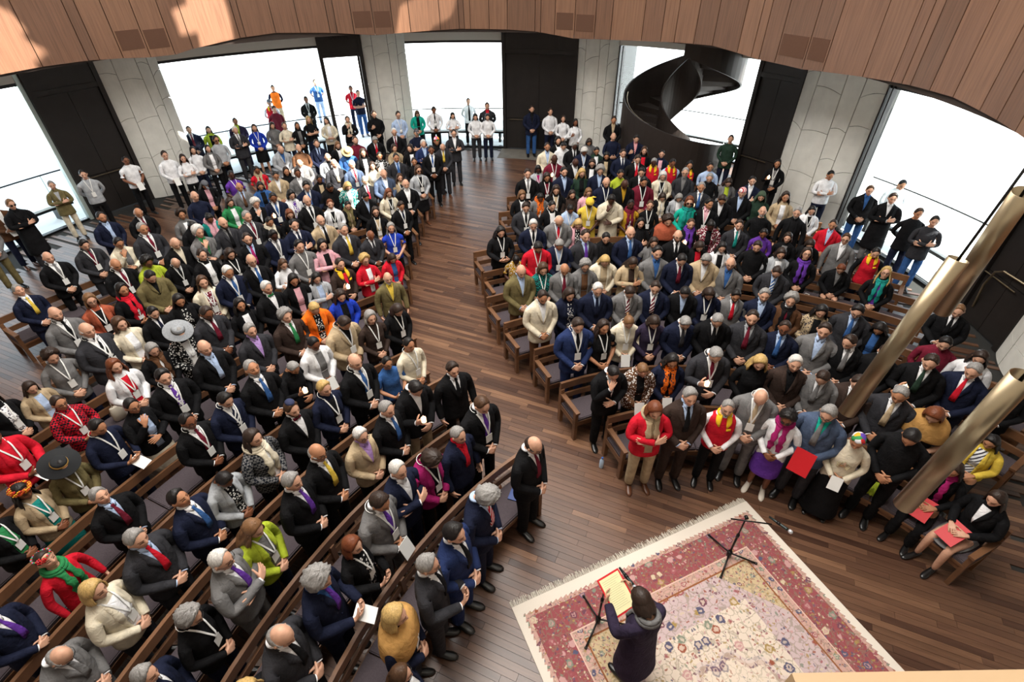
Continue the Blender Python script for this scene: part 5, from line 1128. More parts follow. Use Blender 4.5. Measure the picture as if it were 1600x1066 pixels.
def fin(sk, name, levels=1, smooth=True, feat=None):
    sk.cc(levels); me = bpy.data.meshes.new(name); me.from_pydata([tuple(v) for v in sk.v], [], sk.f)
    bm = bmesh.new(); bm.from_mesh(me); bmesh.ops.recalc_face_normals(bm, faces=bm.faces); bm.to_mesh(me); bm.free()
    me.polygons.foreach_set('use_smooth', [smooth] * len(me.polygons)); me.update(); return me
SEATDZ = -.34
LEGP = {False: (V3(.095, 0, .80), V3(.10, .012, .49), V3(.105, -.012, .085)), True: (V3(.10, .06, .535), V3(.11, .46, .545), V3(.12, .44, .085))}
def fscale(sex, rings, dz=0.0, grow=0.0):
    out = []
    for z, hw, hd, yo in rings:
        if sex == 'f':
            hw *= .90 if z > 1.2 else (.88 if z > 1.0 else .99); hd *= 1.0
            if 1.2 < z < 1.34: hd *= 1.10; yo += .012
            if 1.0 < z < 1.16: hd *= .92
        out.append((z + dz, hw + grow, hd + grow, yo))
    return out
BODY = [(1.535, .055, .058, -.010), (1.50, .060, .062, -.015), (1.468, .105, .075, -.015), (1.43, .145, .080, -.012), (1.35, .150, .092, -.004), (1.25, .145, .100, 0), (1.12, .135, .095, 0), (1.0, .135, .095, 0), (.90, .150, .105, 0), (.83, .150, .108, 0)]
TOPR = [(1.535, .068, .072, -.016), (1.505, .078, .080, -.016), (1.476, .122, .092, -.016), (1.436, .184, .110, -.010), (1.345, .198, .132, -.002), (1.245, .196, .140, .002), (1.12, .190, .136, .002), (.98, .196, .142, .002), (.86, .206, .150, .002), (.78, .210, .152, .002)]
def shoulder(sex): return .170 if sex == 'f' else .190
BODYC = {}
def body(sex, arms, seated):
    k = (sex, arms, seated)
    if k in BODYC: return BODYC[k]
    sk = SK(); dz = SEATDZ if seated else 0
    crown = sk.pt(headp(0, 0) + V3(0, 0, dz), 1.0); prev = None
    phs = [7] + list(np.linspace(15, 138, 23))
    for ph in phs:
        ids = []
        for a in ANG:
            p = headp(a, ph); zr = p.z - HCEN[2]; dsp = face(a, zr, sex)
            out = V3(sin(rad(a)), cos(rad(a)), 0); p = p + out * dsp + V3(0, 0, dz); ids.append(sk.pt(p, 1.0))
        if prev is None:
            for i in range(NR): sk.f.append((crown, ids[(i + 1) % NR], ids[i]))
        else: sk.bridge(prev, ids)
        prev = ids
    rg_ = fscale(sex, BODY, dz); ids, holes = torso(sk, rg_, 3)
    sk.bridge(prev, ids[0])
    for i in ids[0]: sk.w[i] = .75
    for i in ids[1]: sk.w[i] = .3
    for side, hole, spec in ((1, holes[0], ARMS[arms][0]), (-1, holes[1], ARMS[arms][1])):
        off = V3(0, 0, dz); sp2 = (spec[0] + off, spec[1] + off, spec[2], spec[3], spec[4])
        S = V3(shoulder(sex) * .80 * side, -.006, 1.365 + dz); pts = armpath(side, sp2, S); d = spec[2].normalized(); v = spec[3]; u = d.cross(v).normalized() * (1 if side < 0 else -1)
        fr = frames(pts, V3(0, 1, 0), u); pr = None
        for f_, r_ in zip(fr[0:], (.040, .036, .036, .038, .040, .034, .026)):
            q = ring10(sk, f_, r_)
            if pr is None: pr = fit(sk, hole, q)
            for i in range(10): sk.f.append((pr[i], pr[(i + 1) % 10], q[(i + 1) % 10], q[i]))
            pr = q
        hand(sk, pr, sp2, side)
    ends = legs(sk, ids[-1], *LEGP[seated], (.078, .055, .038))
    for e in ends: sk.cap(e)
    sk.cc(1)
    V = np.array([tuple(v) for v in sk.v]); Wt = np.array(sk.w)
    feat = np.ones((len(V), 4)); zr = V[:, 2] - HCEN[2] - dz; hd = (Wt > .95) & (V[:, 1] > .03)
    ex = np.abs(V[:, 0])
    eye = hd & (np.abs(ex - .033) < .016) & (np.abs(zr - .004) < .0065); feat[eye, :3] = (.16, .13, .12)
    brow = hd & (ex > .012) & (ex < .052) & (np.abs(zr - .026) < .0055); feat[brow, :3] = (.32, .27, .25)
    lip = hd & (ex < .026) & (np.abs(zr + .068) < .0065); feat[lip, :3] = (.80, .48, .48)
    chk = hd & (np.abs(ex - .045) < .02) & (np.abs(zr + .03) < .02); feat[chk, :3] = (1.04, .93, .92)
    BODYC[k] = (V, Wt, sk.f, feat); return BODYC[k]
BOWA = {'0': -14, '1': 4, '2': 20, '3': 38}; TURN = {'-': 0, 'l': 28, 'r': -28}
def headmat(bow, turn, seated):
    pv = PIV + V3(0, 0, SEATDZ if seated else 0)
    return Matrix.Translation(pv) @ Matrix.Rotation(rad(TURN[turn]), 4, 'Z') @ Matrix.Rotation(rad(-BOWA[bow]), 4, 'X') @ Matrix.Translation(-pv)
MESHC = {}
def body_mesh(sex, arms, bow, turn, seated):
    k = ('body', sex, arms, bow, turn, seated)
    if k in MESHC: return MESHC[k]
    V, Wt, F, feat = body(sex, arms, seated); M = np.array(headmat(bow, turn, seated)); H = V @ M[:3, :3].T + M[:3, 3]
    P = V + (H - V) * Wt[:, None]
    me = bpy.data.meshes.new('body'); me.from_pydata(P.tolist(), [], F)
    bm = bmesh.new(); bm.from_mesh(me); bmesh.ops.recalc_face_normals(bm, faces=bm.faces); bm.to_mesh(me); bm.free()
    me.polygons.foreach_set('use_smooth', [True] * len(me.polygons))
    at = me.color_attributes.new('feat', 'FLOAT_COLOR', 'POINT'); at.data.foreach_set('color', feat.ravel().tolist())
    me.materials.append(skin('1')); me.update(); MESHC[k] = me; return me
def yfront(rings, x, z):
    zs = [r[0] for r in rings][::-1]; hw = np.interp(z, zs, [r[1] for r in rings][::-1]); hd = np.interp(z, zs, [r[2] for r in rings][::-1]); yo = np.interp(z, zs, [r[3] for r in rings][::-1])
    q = min(abs(x) / hw, .98); return float(yo + hd * (1 - q ** 2.3) ** (1 / 2.3))
def patch(mb, rings, zs, xl, xr, off, nx=4, back=.02):
    """a strip lying on the front of a garment"""
    vs = []; nz = len(zs)
    for z in zs:
        for i in range(nx + 1):
            x = xl(z) + (xr(z) - xl(z)) * i / nx; vs.append((x, yfront(rings, x, z) + off, z))
    n = len(vs); vs += [(x, y - back, z) for x, y, z in vs]; fs = []
    for j in range(nz - 1):
        for i in range(nx):
            a = j * (nx + 1) + i; fs.append((a, a + 1, a + nx + 2, a + nx + 1))
    rim = list(range(nx + 1)) + [j * (nx + 1) + nx for j in range(1, nz)] + [(nz - 1) * (nx + 1) + i for i in range(nx - 1, -1, -1)] + [j * (nx + 1) for j in range(nz - 2, 0, -1)]
    for q in range(len(rim)):
        a, b = rim[q], rim[(q + 1) % len(rim)]; fs.append((a, b, b + n, a + n))
    mb.add(vs, fs)
def toprings(sex, kind, seated, fat=False):
    dz = SEATDZ if seated else 0; rg_ = [r for r in TOPR]
    if kind in 'KTS': rg_ = [(z, hw - .012, hd - .012, yo) for z, hw, hd, yo in rg_]
    if kind == 'S' or kind == 'T': rg_ = rg_[:9]
    if kind == 'O' and sex == 'f': rg_ = rg_[:9] + [(.80, .208, .150, .002)]
    if kind == 'C': rg_ = rg_ + [(.60, .222, .160, .002), (.42, .235, .172, .002)]
    if kind == 'B': rg_ = rg_[:9] + [(.78, .215, .158, 0), (.62, .225, .172, -.01), (.46, .24, .19, -.02), (.38, .25, .20, -.03)]
    if seated: rg_ = rg_[:9]
    rg_ = fscale(sex, rg_, dz)
    if fat: rg_ = [(z, hw * (1.12 if z < 1.4 else 1), hd * (1.22 if z < 1.4 else 1), yo + (.02 if z < 1.3 else 0)) for z, hw, hd, yo in rg_]
    return rg_
def top_mesh(sex, kind, arms, seated, fat, vee):
    k = ('top', sex, kind, arms, seated, fat, vee)
    if k in MESHC: return MESHC[k]
    sk = SK(); rings = toprings(sex, kind, seated, fat); dz = SEATDZ if seated else 0
    sl_ = kind not in 'V'
    use = rings[1:] if kind in 'KTSV' else rings
    ids, holes = torso(sk, use, 2 if kind in 'KTSV' else 3, sl_)
    low = [sk.pt(V3(sk.v[i].x * .9, sk.v[i].y * .9, sk.v[i].z + .01)) for i in ids[-1]]; sk.bridge(ids[-1], low); sk.cap(low)
    if sl_:
        for side, hole, spec in ((1, holes[0], ARMS[arms][0]), (-1, holes[1], ARMS[arms][1])):
            o = V3(0, 0, dz); sp2 = (spec[0] + o, spec[1] + o) + spec[2:]
            S = V3(shoulder(sex) * side, -.006, 1.372 + dz); pts = armpath(side, sp2, S); d = spec[2].normalized(); u = d.cross(spec[3]).normalized() * (1 if side < 0 else -1)
            g = {'J': .006, 'O': .004, 'C': .012, 'B': .010}.get(kind, -.004); rads = [r_ + g for r_ in (.067, .061, .056, .055, .054, .048, .041)]
            if kind == 'T': pts = pts[:3]; rads = [.068, .064, .062]
            fr = frames(pts, V3(0, 1, 0), u); pr = None
            for f_, r_ in zip(fr, rads):
                q = ring10(sk, f_, r_)
                if pr is None: pr = fit(sk, hole, q)
                for i in range(10): sk.f.append((pr[i], pr[(i + 1) % 10], q[(i + 1) % 10], q[i]))
                pr = q
            p, u_, v_ = fr[-1]; q = ring10(sk, (p, u_, v_), rads[-1] * .82); 
            for i in range(10): sk.f.append((pr[i], pr[(i + 1) % 10], q[(i + 1) % 10], q[i]))
            tt = (pts[-1] - pts[-2]).normalized(); q2 = ring10(sk, (p - tt * .03, u_, v_), rads[-1] * .7)
            for i in range(10): sk.f.append((q[i], q[(i + 1) % 10], q2[(i + 1) % 10], q2[i]))
    sk.cc(1); mb = MB(); mb.add(sk.v, sk.f)
    if kind in 'JOC' and vee:
        zp = VEE[kind][1] + dz; w0 = VEE[kind][0]
        zt = 1.492 + dz
        for side in (1, -1):
            ed = vedge(kind, dz)
            zs = [zt - (zt - zp - .02) * i / 8 for i in range(9)]
            def outer(z, ed=ed):
                f = (zt - z) / (zt - zp); return ed(z) + (.050 * min(1, .55 + f * 1.6) if f < .35 else .062 * (1 - (f - .35) / .68) + .004)
            if side > 0: patch(mb, rings, zs, ed, outer, .013, 2)
            else: patch(mb, rings, zs, lambda z: -outer(z), lambda z: -ed(z), .013, 2)
        if kind == 'J':
            for zz in (zp - .03, zp - .13):
                mb.lathe([(.009, 0), (.009, .006), (.001, .008)], 6, Matrix.Translation((.012, yfront(rings, .012, zz) + .001, zz)) @ Matrix.Rotation(-pi / 2, 4, 'X'))
    me = mb.mesh('top', cloth('bk'), smooth=True); MESHC[k] = me; return me
VEE = {'J': (.062, 1.16), 'O': (.060, .90), 'C': (.055, 1.25)}
def vedge(kind, dz):
    w0, zp = VEE[kind]
    if kind == 'O': return lambda z: max(.03, .058 - .10 * max(0, .0 + (1.12 + dz - z)) * .3) if z > zp + dz else .03
    return lambda z: max(.0015, w0 * (z - zp - dz) / (1.492 - zp)) if z < 1.492 + dz else w0
def inner_mesh(sex, kind, seated, fat, collar, arms, cuffs):
    k = ('inner', sex, kind, seated, fat, collar, arms if cuffs else '', cuffs)
    if k in MESHC: return MESHC[k]
    rings = toprings(sex, kind, seated, fat); dz = SEATDZ if seated else 0; mb = MB(); zp = VEE[kind][1] + dz; ed = vedge(kind, dz)
    zt = 1.500 + dz if collar else 1.455 + dz
    zs = [zt - (zt - zp - .005) * i / 10 for i in range(11)]
    patch(mb, rings, zs, lambda z: -ed(z) - .006, lambda z: ed(z) + .006, .0055, 6)
    if collar:
        for sd in (1, -1):
            zz = [1.532 + dz, 1.50 + dz, 1.468 + dz]; a = lambda z: .006 + .5 * max(0, 1.50 + dz - z) ; b = lambda z: .058 - .9 * max(0, 1.50 + dz - z)
            if sd > 0: patch(mb, rings, zz, a, b, .014, 2)
            else: patch(mb, rings, zz, lambda z: -b(z), lambda z: -a(z), .014, 2)
        o = Vector((0, -.016, 1.535 + dz)); mb.lathe([(.060, -.03), (.069, -.025), (.066, .0), (.061, .012), (.058, .012)], 18, Matrix.Translation(o))
    if cuffs:
        for side, spec in ((1, ARMS[arms][0]), (-1, ARMS[arms][1])):
            Wp = spec[1] + V3(0, 0, dz); E = spec[0] + V3(0, 0, dz); t = (Wp - E).normalized(); mb.tube([Wp - t * .03, Wp + t * .012], [.035, .036], 10, False)
    me = mb.mesh('shirt', cloth('wh'), smooth=True); MESHC[k] = me; return me
def tie_mesh(sex, kind, seated, fat, bowtie):
    k = ('tie', sex, kind, seated, fat, bowtie)
    if k in MESHC: return MESHC[k]
    rings = toprings(sex, kind, seated, fat); dz = SEATDZ if seated else 0; mb = MB()
    if bowtie:
        for s in (1, -1):
            f = lambda z: .004; zz = [1.522 + dz, 1.505 + dz, 1.488 + dz]
            if s > 0: patch(mb, rings, zz, f, lambda z: .055, .020, 2)
            else: patch(mb, rings, zz, lambda z: -.055, lambda z: -.004, .020, 2)
        patch(mb, rings, [1.515 + dz, 1.495 + dz], lambda z: -.010, lambda z: .010, .026, 2)
    else:
        zp = VEE[kind][1] + dz if kind in VEE else 1.05 + dz; zs = [1.51 + dz, 1.492 + dz, 1.475 + dz, 1.43 + dz, 1.37 + dz, 1.30 + dz, 1.23 + dz, zp - .01]
        wv = lambda z: {0: .021, 1: .019, 2: .013}.get(int(round((1.51 + dz - z) / .0175)), min(.036, .016 + (1.475 + dz - z) * .10))
        if kind == 'S': zs = zs[:-1] + [1.1, 1.0, .96]
        patch(mb, rings, zs, lambda z: -wv(z), wv, .016, 3)
    me = mb.mesh('tie', cloth('bk'), smooth=True); MESHC[k] = me; return me
def trouser_mesh(sex, seated):
    k = ('trousers', sex, seated)
    if k in MESHC: return MESHC[k]
    dz = SEATDZ if seated else 0; sk = SK(); rg_ = fscale(sex, [(1.03, .158, .118, 0), (.94, .178, .130, 0), (.86, .185, .136, 0), (.80, .180, .134, 0)], dz)
    ids = [sk.ring(*r) for r in rg_]
    for a, b in zip(ids, ids[1:]): sk.bridge(a, b)
    h, kn, an = LEGP[seated]; ends = legs(sk, ids[-1], h + V3(0, 0, -.05), kn, an + V3(0, .01, .0), (.093, .074, .066))
    for e in ends:
        inn = [sk.pt(sk.v[i] * .85 + (sum((sk.v[j] for j in e), Vector()) / 14) * .15 + V3(0, 0, .02)) for i in e]; 
        for i in range(14): sk.f.append((e[i], e[(i + 1) % 14], inn[(i + 1) % 14], inn[i]))
    me = fin(sk, 'trousers'); me.materials.append(cloth('bk')); MESHC[k] = me; return me
def skirt_mesh(long, seated):
    k = ('skirt', long, seated)
    if k in MESHC: return MESHC[k]
    sk = SK(); dz = SEATDZ if seated else 0
    if seated: rg_ = [(1.03 + dz, .16, .12, 0), (.90 + dz, .19, .16, .03), (.86 + dz, .20, .24, .14), (.845 + dz, .20, .30, .22)]
    else: rg_ = [(1.03, .15, .115, 0), (.92, .178, .135, 0), (.80, .195, .155, 0), (.60, .205, .17, 0), (.46, .21, .175, 0)] + ([(.25, .24, .21, 0), (.10, .27, .235, 0)] if long else [])
    ids = [sk.ring(*r) for r in rg_]
    for a, b in zip(ids, ids[1:]): sk.bridge(a, b)
    low = [sk.pt(V3(sk.v[i].x * .92, sk.v[i].y * .92, sk.v[i].z + .012)) for i in ids[-1]]; sk.bridge(ids[-1], low); sk.cap(low)
    me = fin(sk, 'skirt'); me.materials.append(cloth('bk')); MESHC[k] = me; return me
def shoe_mesh(side, seated, sex):
    k = ('shoe', side, seated, sex)
    if k in MESHC: return MESHC[k]
    an = LEGP[seated][2]; mb = MB(); ox = an.x * side; oy = an.y; w = .9 if sex == 'f' else 1.0; out = []
    T = rad(8 * side)
    prof = [(-.075, .030, .075), (-.06, .036, .088), (-.02, .038, .088), (.03, .040, .075), (.08, .045, .058), (.13, .048, .045), (.175, .040, .034), (.205, .018, .022)]
    vs = []; n = 10
    for y, hw, h in prof:
        for i in range(n):
            a = 2 * pi * i / n; x = hw * w * cos(a); z = h / 2 + h / 2 * sin(a); z = max(z, .002)
            vs.append((ox + (x * cos(T) + y * sin(T)), oy + (-x * sin(T) + y * cos(T)), z))
    fs = [(j * n + i, j * n + (i + 1) % n, (j + 1) * n + (i + 1) % n, (j + 1) * n + i) for j in range(len(prof) - 1) for i in range(n)] + [tuple(range(n))[::-1], tuple((len(prof) - 1) * n + i for i in range(n))]
    mb.add(vs, fs); me = mb.mesh('shoe', M_SHOE, smooth=True); MESHC[k] = me; return me
# ---- hair and head wear, built round the upright head
def interp(tab, a): return float(np.interp(a, [t[0] for t in tab], [t[1] for t in tab]))
def lim(a): return interp([(0, 42), (28, 45), (48, 62), (66, 84), (84, 93), (100, 98), (115, 116), (180, 126)], a)
def shell(mb, cols, top, bot, off, rows=9, close=True, bump=0.0, seed=1):
    rg_ = random.Random(seed); vs = []; n = len(cols)
    for a in cols:
        aa = abs(a if a <= 180 else a - 360) if a >= 0 else -a
        t0, t1 = top(aa), bot(aa)
        for r_ in range(rows + 1):
            f = r_ / rows; ph = t0 + (t1 - t0) * f
            o = off(aa, ph, f) + (rg_.uniform(-bump, bump) if 0 < r_ < rows else 0); p = headp(a, ph, o); vs.append(p)
    fs = []
    for i in range(n if close else n - 1):
        for r_ in range(rows):
            a, b = i * (rows + 1) + r_, ((i + 1) % n) * (rows + 1) + r_; fs.append((a, b, b + 1, a + 1))
    mb.add(vs, fs)
def curtain(mb, a0, zlow, flare, seed, n=30, rows=10, wave=0.0, nb=.0):
    """hair hanging from the crown line down behind and beside the face"""
    rg_ = random.Random(seed); vs = []
    for i in range(n + 1):
        a = a0 + (360 - 2 * a0) * i / n; aa = a if a <= 180 else 360 - a; ph = rg_.uniform(0, 6)
        zl = HCEN[2] - zlow * (1 if aa > a0 + 18 else .85) + rg_.uniform(-.02, .02)
        base = headp(a, 78, .016)
        for r_ in range(rows + 1):
            f = r_ / rows; z = base.z + (zl - base.z) * f
            k = flare * sin(pi * min(1, f * .8)) + nb * f * (1 if aa > 110 else .55) + wave * sin(f * 9 + ph) - (.03 if r_ == rows else 0)
            out = V3(sin(rad(a)), cos(rad(a)), 0)
            vs.append(V3(base.x, base.y, z) + out * k)
    fs = [(i * (rows + 1) + r_, (i + 1) * (rows + 1) + r_, (i + 1) * (rows + 1) + r_ + 1, i * (rows + 1) + r_ + 1) for i in range(n) for r_ in range(rows)]
    nv = len(vs); vs += [V3(v.x * .86, (v.y - HCEN[1]) * .86 + HCEN[1], v.z) for v in vs]; fs += [tuple(nv + i for i in f[::-1]) for f in fs]
    low = [i * (rows + 1) + rows for i in range(n + 1)]; fs += [(low[i], low[i + 1], nv + low[i + 1], nv + low[i]) for i in range(n)]
    for e in (0, n): fs += [(e * (rows + 1) + r_, e * (rows + 1) + r_ + 1, nv + e * (rows + 1) + r_ + 1, nv + e * (rows + 1) + r_) for r_ in range(rows)]
    mb.add(vs, fs)
ALLC = [i * 10 for i in range(36)]
def rim(h): return lambda a, ph, f: h * (1 - f ** 7) + .003 - .010 * f ** 9
HM = {}
def hair_mesh(style, var=0):
    k = (style, var)
    if k in HM: return HM[k]
    mb = MB()
    if style == 's': shell(mb, ALLC, lambda a: 0, lambda a: lim(a) - (6 if var == 1 else 0), lambda a, ph, f: (.011 + (.011 if ph < 60 and a < 70 else 0) * (1 if var != 1 else .3)) * (1 - f ** 7) + .002 - .008 * f ** 9, 10, True, .003, var)
    elif style == 'r': shell(mb, [a for a in range(62, 299, 8)], lambda a: interp([(62, 88), (80, 76), (110, 66), (180, 58)], a) + 4 * var, lim, lambda a, ph, f: .012 * sin(pi * min(max(f, .0), 1)) ** .5 - .003, 8, False, .002, var)
    elif style == 'c': shell(mb, ALLC, lambda a: 0, lambda a: lim(a) + (14 if a > 70 else 0), lambda a, ph, f: (.036 + .012 * var) * (1 - f ** 6) + .004 - .01 * f ** 9 + .008 * sin(a * .35 + ph * .2) * sin(ph * .25), 12, True, .010, var)
    elif style == 'b': shell(mb, ALLC, lambda a: 0, lambda a: min(lim(a) + 4, 100), rim(.022), 9, True, .003, var); curtain(mb, 68, .115 + .02 * var, .018, var, 30, 8, .002)
    elif style == 'l': shell(mb, ALLC, lambda a: 0, lambda a: min(lim(a) + 2, 98), rim(.017), 9, True, .002, var); curtain(mb, 76, .30 + .05 * var, .006, var, 34, 12, .002, .05)
    elif style == 'w': shell(mb, ALLC, lambda a: 0, lambda a: min(lim(a) + 2, 98), rim(.022), 9, True, .004, var); curtain(mb, 70, .27 + .04 * var, .022, var, 34, 14, .009, .045)
    elif style in 'up':
        shell(mb, ALLC, lambda a: 0, lim, rim(.009), 9, True, .001, var)
        c = headp(180, 98, .02)
        if style == 'u': mb.lathe([(.006, -.034), (.024, -.026), (.034, -.006), (.032, .014), (.016, .028), (.004, .031)], 10, Matrix.Translation(c + V3(0, -.012, 0)) @ Matrix.Rotation(rad(65), 4, 'X'))
        else: mb.tube([c + V3(0, .01, .0), c + V3(-.01, -.035, -.02), c + V3(-.05, -.035, -.10), c + V3(-.10, .03, -.17), c + V3(-.11, .11, -.24), c + V3(-.105, .14, -.33)], [.016, .024, .03, .03, .026, .008], 8)
    me = mb.mesh('hair', hairm('k'), smooth=True); HM[k] = me; return me
def beard_mesh(mous):
    k = ('beard', mous)
    if k in HM: return HM[k]
    mb = MB(); cs = [-80 + 10 * i for i in range(17)] if not mous else []
    if cs: shell(mb, [c_ % 360 for c_ in cs], lambda a: interp([(0, 128), (22, 127), (40, 114), (60, 100), (80, 92)], a), lambda a: interp([(0, 143), (40, 141), (80, 122)], a), lambda a, ph, f: .012 * sin(pi * f) ** .4 + (.006 if a < 20 else 0) - .004, 5, False, .0015)
    m2 = [c_ % 360 for c_ in (-26, -18, -9, 0, 9, 18, 26)]
    shell(mb, m2, lambda a: 113.5 + a * .05, lambda a: 118.5 + a * .14, lambda a, ph, f: .016 - .008 * (a / 26) ** 2 - .008 * abs(f - .5), 2, False)
    me = mb.mesh('beard', hairm('k'), smooth=True); HM[k] = me; return me
def glasses_mesh(dark):
    k = ('glasses', dark)
    if k in HM: return HM[k]
    mb = MB(); zc = HCEN[2] + .004
    for s in (1, -1):
        c = V3(.034 * s, .118, zc); ring = [c + V3(.025 * cos(t), -.012 * abs(cos(t)) * (1 if cos(t) * s > 0 else 0), .018 * sin(t)) for t in np.linspace(0, 2 * pi, 15)]
        mb.cur = 0; mb.tube(ring, .0028, 5, False); mb.tube([c + V3(.025 * s, -.012, .004), V3(.084 * s, .075, zc + .006), V3(.088 * s, .0, zc + .004)], .0025, 5)
        if dark: mb.cur = 1; mb.add([c] + ring[:-1], [(0, i + 1, (i + 1) % 14 + 1) for i in range(14)])
    mb.cur = 0; mb.tube([V3(-.010, .122, zc + .004), V3(.010, .122, zc + .004)], .0028, 5)
    me = mb.mesh('glasses', [M_GLASSES, M_LENSD], smooth=True); HM[k] = me; return me
def lanyard_mesh(sex, kind, seated, fat):
    k = ('lanyard', sex, kind, seated, fat)
    if k in MESHC: return MESHC[k]
    rings = toprings(sex, kind, seated, fat); dz = SEATDZ if seated else 0; mb = MB(); zs = [1.50 + dz - .31 * i / 8 for i in range(9)]
    for s in (1, -1):
        x = lambda z, s=s: s * .068 * max(0, (z - 1.19 - dz) / .31)
        patch(mb, rings, zs, lambda z, x=x: x(z) - .0085, lambda z, x=x: x(z) + .0085, .021, 1, .006)
    o = V3(0, -.016, 1.50 + dz); mb.tube([o + V3(.086 * sin(rad(t)), .086 * cos(rad(t)) - .004, .012 - .008 * cos(rad(t))) for t in range(60, 310, 24)], .0035, 5, True)
    me = mb.mesh('lanyard', M_PAPER, smooth=False)
    b = MB(); y = yfront(rings, 0, 1.14 + dz) + .026; y2 = yfront(rings, 0, 1.07 + dz) + .026
    b.add([(-.045, y, 1.19 + dz), (.045, y, 1.19 + dz), (.045, y2, 1.065 + dz), (-.045, y2, 1.065 + dz), (-.045, y + .004, 1.19 + dz), (.045, y + .004, 1.19 + dz), (.045, y2 + .004, 1.065 + dz), (-.045, y2 + .004, 1.065 + dz)], [(0, 1, 2, 3), (4, 5, 6, 7), (0, 4, 5, 1), (1, 5, 6, 2), (2, 6, 7, 3), (3, 7, 4, 0)])
    MESHC[k] = (me, b.mesh('badge', M_PAPER)); return MESHC[k]
def scarf_mesh(sex, kind, seated, shawl):
    k = ('scarf', sex, kind, seated, shawl)
    if k in MESHC: return MESHC[k]
    rings = toprings(sex, kind, seated); dz = SEATDZ if seated else 0; mb = MB()
    if shawl:
        sk = SK(); ids = [sk.ring(z + dz, hw, hd, yo) for z, hw, hd, yo in [(1.535, .085, .09, -.02), (1.50, .12, .115, -.012), (1.465, .185, .14, -.006), (1.42, .225, .158, 0), (1.33, .25, .172, .004), (1.24, .255, .178, .006), (1.19, .25, .172, .006)]]
        for a, b in zip(ids, ids[1:]): sk.bridge(a, b)
        low = [sk.pt(V3(sk.v[i].x * .9, sk.v[i].y * .9, sk.v[i].z + .015)) for i in ids[-1]]; sk.bridge(ids[-1], low); sk.cc(1); mb.add(sk.v, sk.f)
    else:
        for rr_, zz, tr in ((.088, 1.512, .027), (.100, 1.480, .030)):
            mb.tube([V3(rr_ * sin(t), -.012 + rr_ * cos(t), zz + dz - .022 * cos(t)) for t in np.linspace(0, 2 * pi, 19)], tr, 8, False)
        for s in (1, -1):
            zs = [1.46 + dz - .42 * i / 8 for i in range(9)]; w = lambda z: .034 + .012 * sin(z * 40)
            x0 = lambda z: .045 + (1.46 + dz - z) * .03
            if s > 0: patch(mb, rings, zs, lambda z: x0(z) - w(z), lambda z: x0(z) + w(z), .030, 3)
            else: patch(mb, rings, zs, lambda z: -x0(z) - w(z), lambda z: -x0(z) + w(z), .030, 3)
    me = mb.mesh('scarf', cloth('bk'), smooth=True); MESHC[k] = me; return me
def vest_mesh(sex):
    k = ('vest', sex)
    if k in MESHC: return MESHC[k]
    rings = [(z, hw + .004, hd + .008, yo) for z, hw, hd, yo in toprings(sex, 'S', False)]; sk = SK(); ids = [sk.ring(*r) for r in rings[2:]]
    for a, b in zip(ids, ids[1:]): sk.bridge(a, b)
    low = [sk.pt(V3(sk.v[i].x * .9, sk.v[i].y * .9, sk.v[i].z + .01)) for i in ids[-1]]; sk.bridge(ids[-1], low); sk.cc(1)
    mb = MB(); mb.add(sk.v, sk.f); me = mb.mesh('vest', cloth('rd'), smooth=True); MESHC[k] = me; return me
def collar_mesh(sex, kind):
    k = ('collar', sex, kind)
    if k in MESHC: return MESHC[k]
    rings = [(z, hw + .004, hd + .008, yo) for z, hw, hd, yo in toprings(sex, 'S' if kind == 'V' else kind, False)]; mb = MB()
    for s in (1, -1):
        zs = [1.505, 1.47, 1.43, 1.39, 1.35]; a = lambda z: .030 + (1.505 - z) * .10; b = lambda z: min(.108, .070 + (1.505 - z) * 1.0) - max(0, 1.40 - z) * .9
        if s > 0: patch(mb, rings, zs, a, b, .016, 3)
        else: patch(mb, rings, zs, lambda z: -b(z), lambda z: -a(z), .016, 3)
    o = V3(0, -.016, 1.50); mb.tube([o + V3(.088 * sin(rad(t)), .088 * cos(rad(t)), 0) for t in range(40, 330, 24)], .016, 7)
    patch(mb, rings, [1.325, 1.29], lambda z: -.115, lambda z: -.055, .012, 2)
    me = mb.mesh('collar', plain('yellow_cloth', 'e2b414', .85), smooth=True); MESHC[k] = me; return me
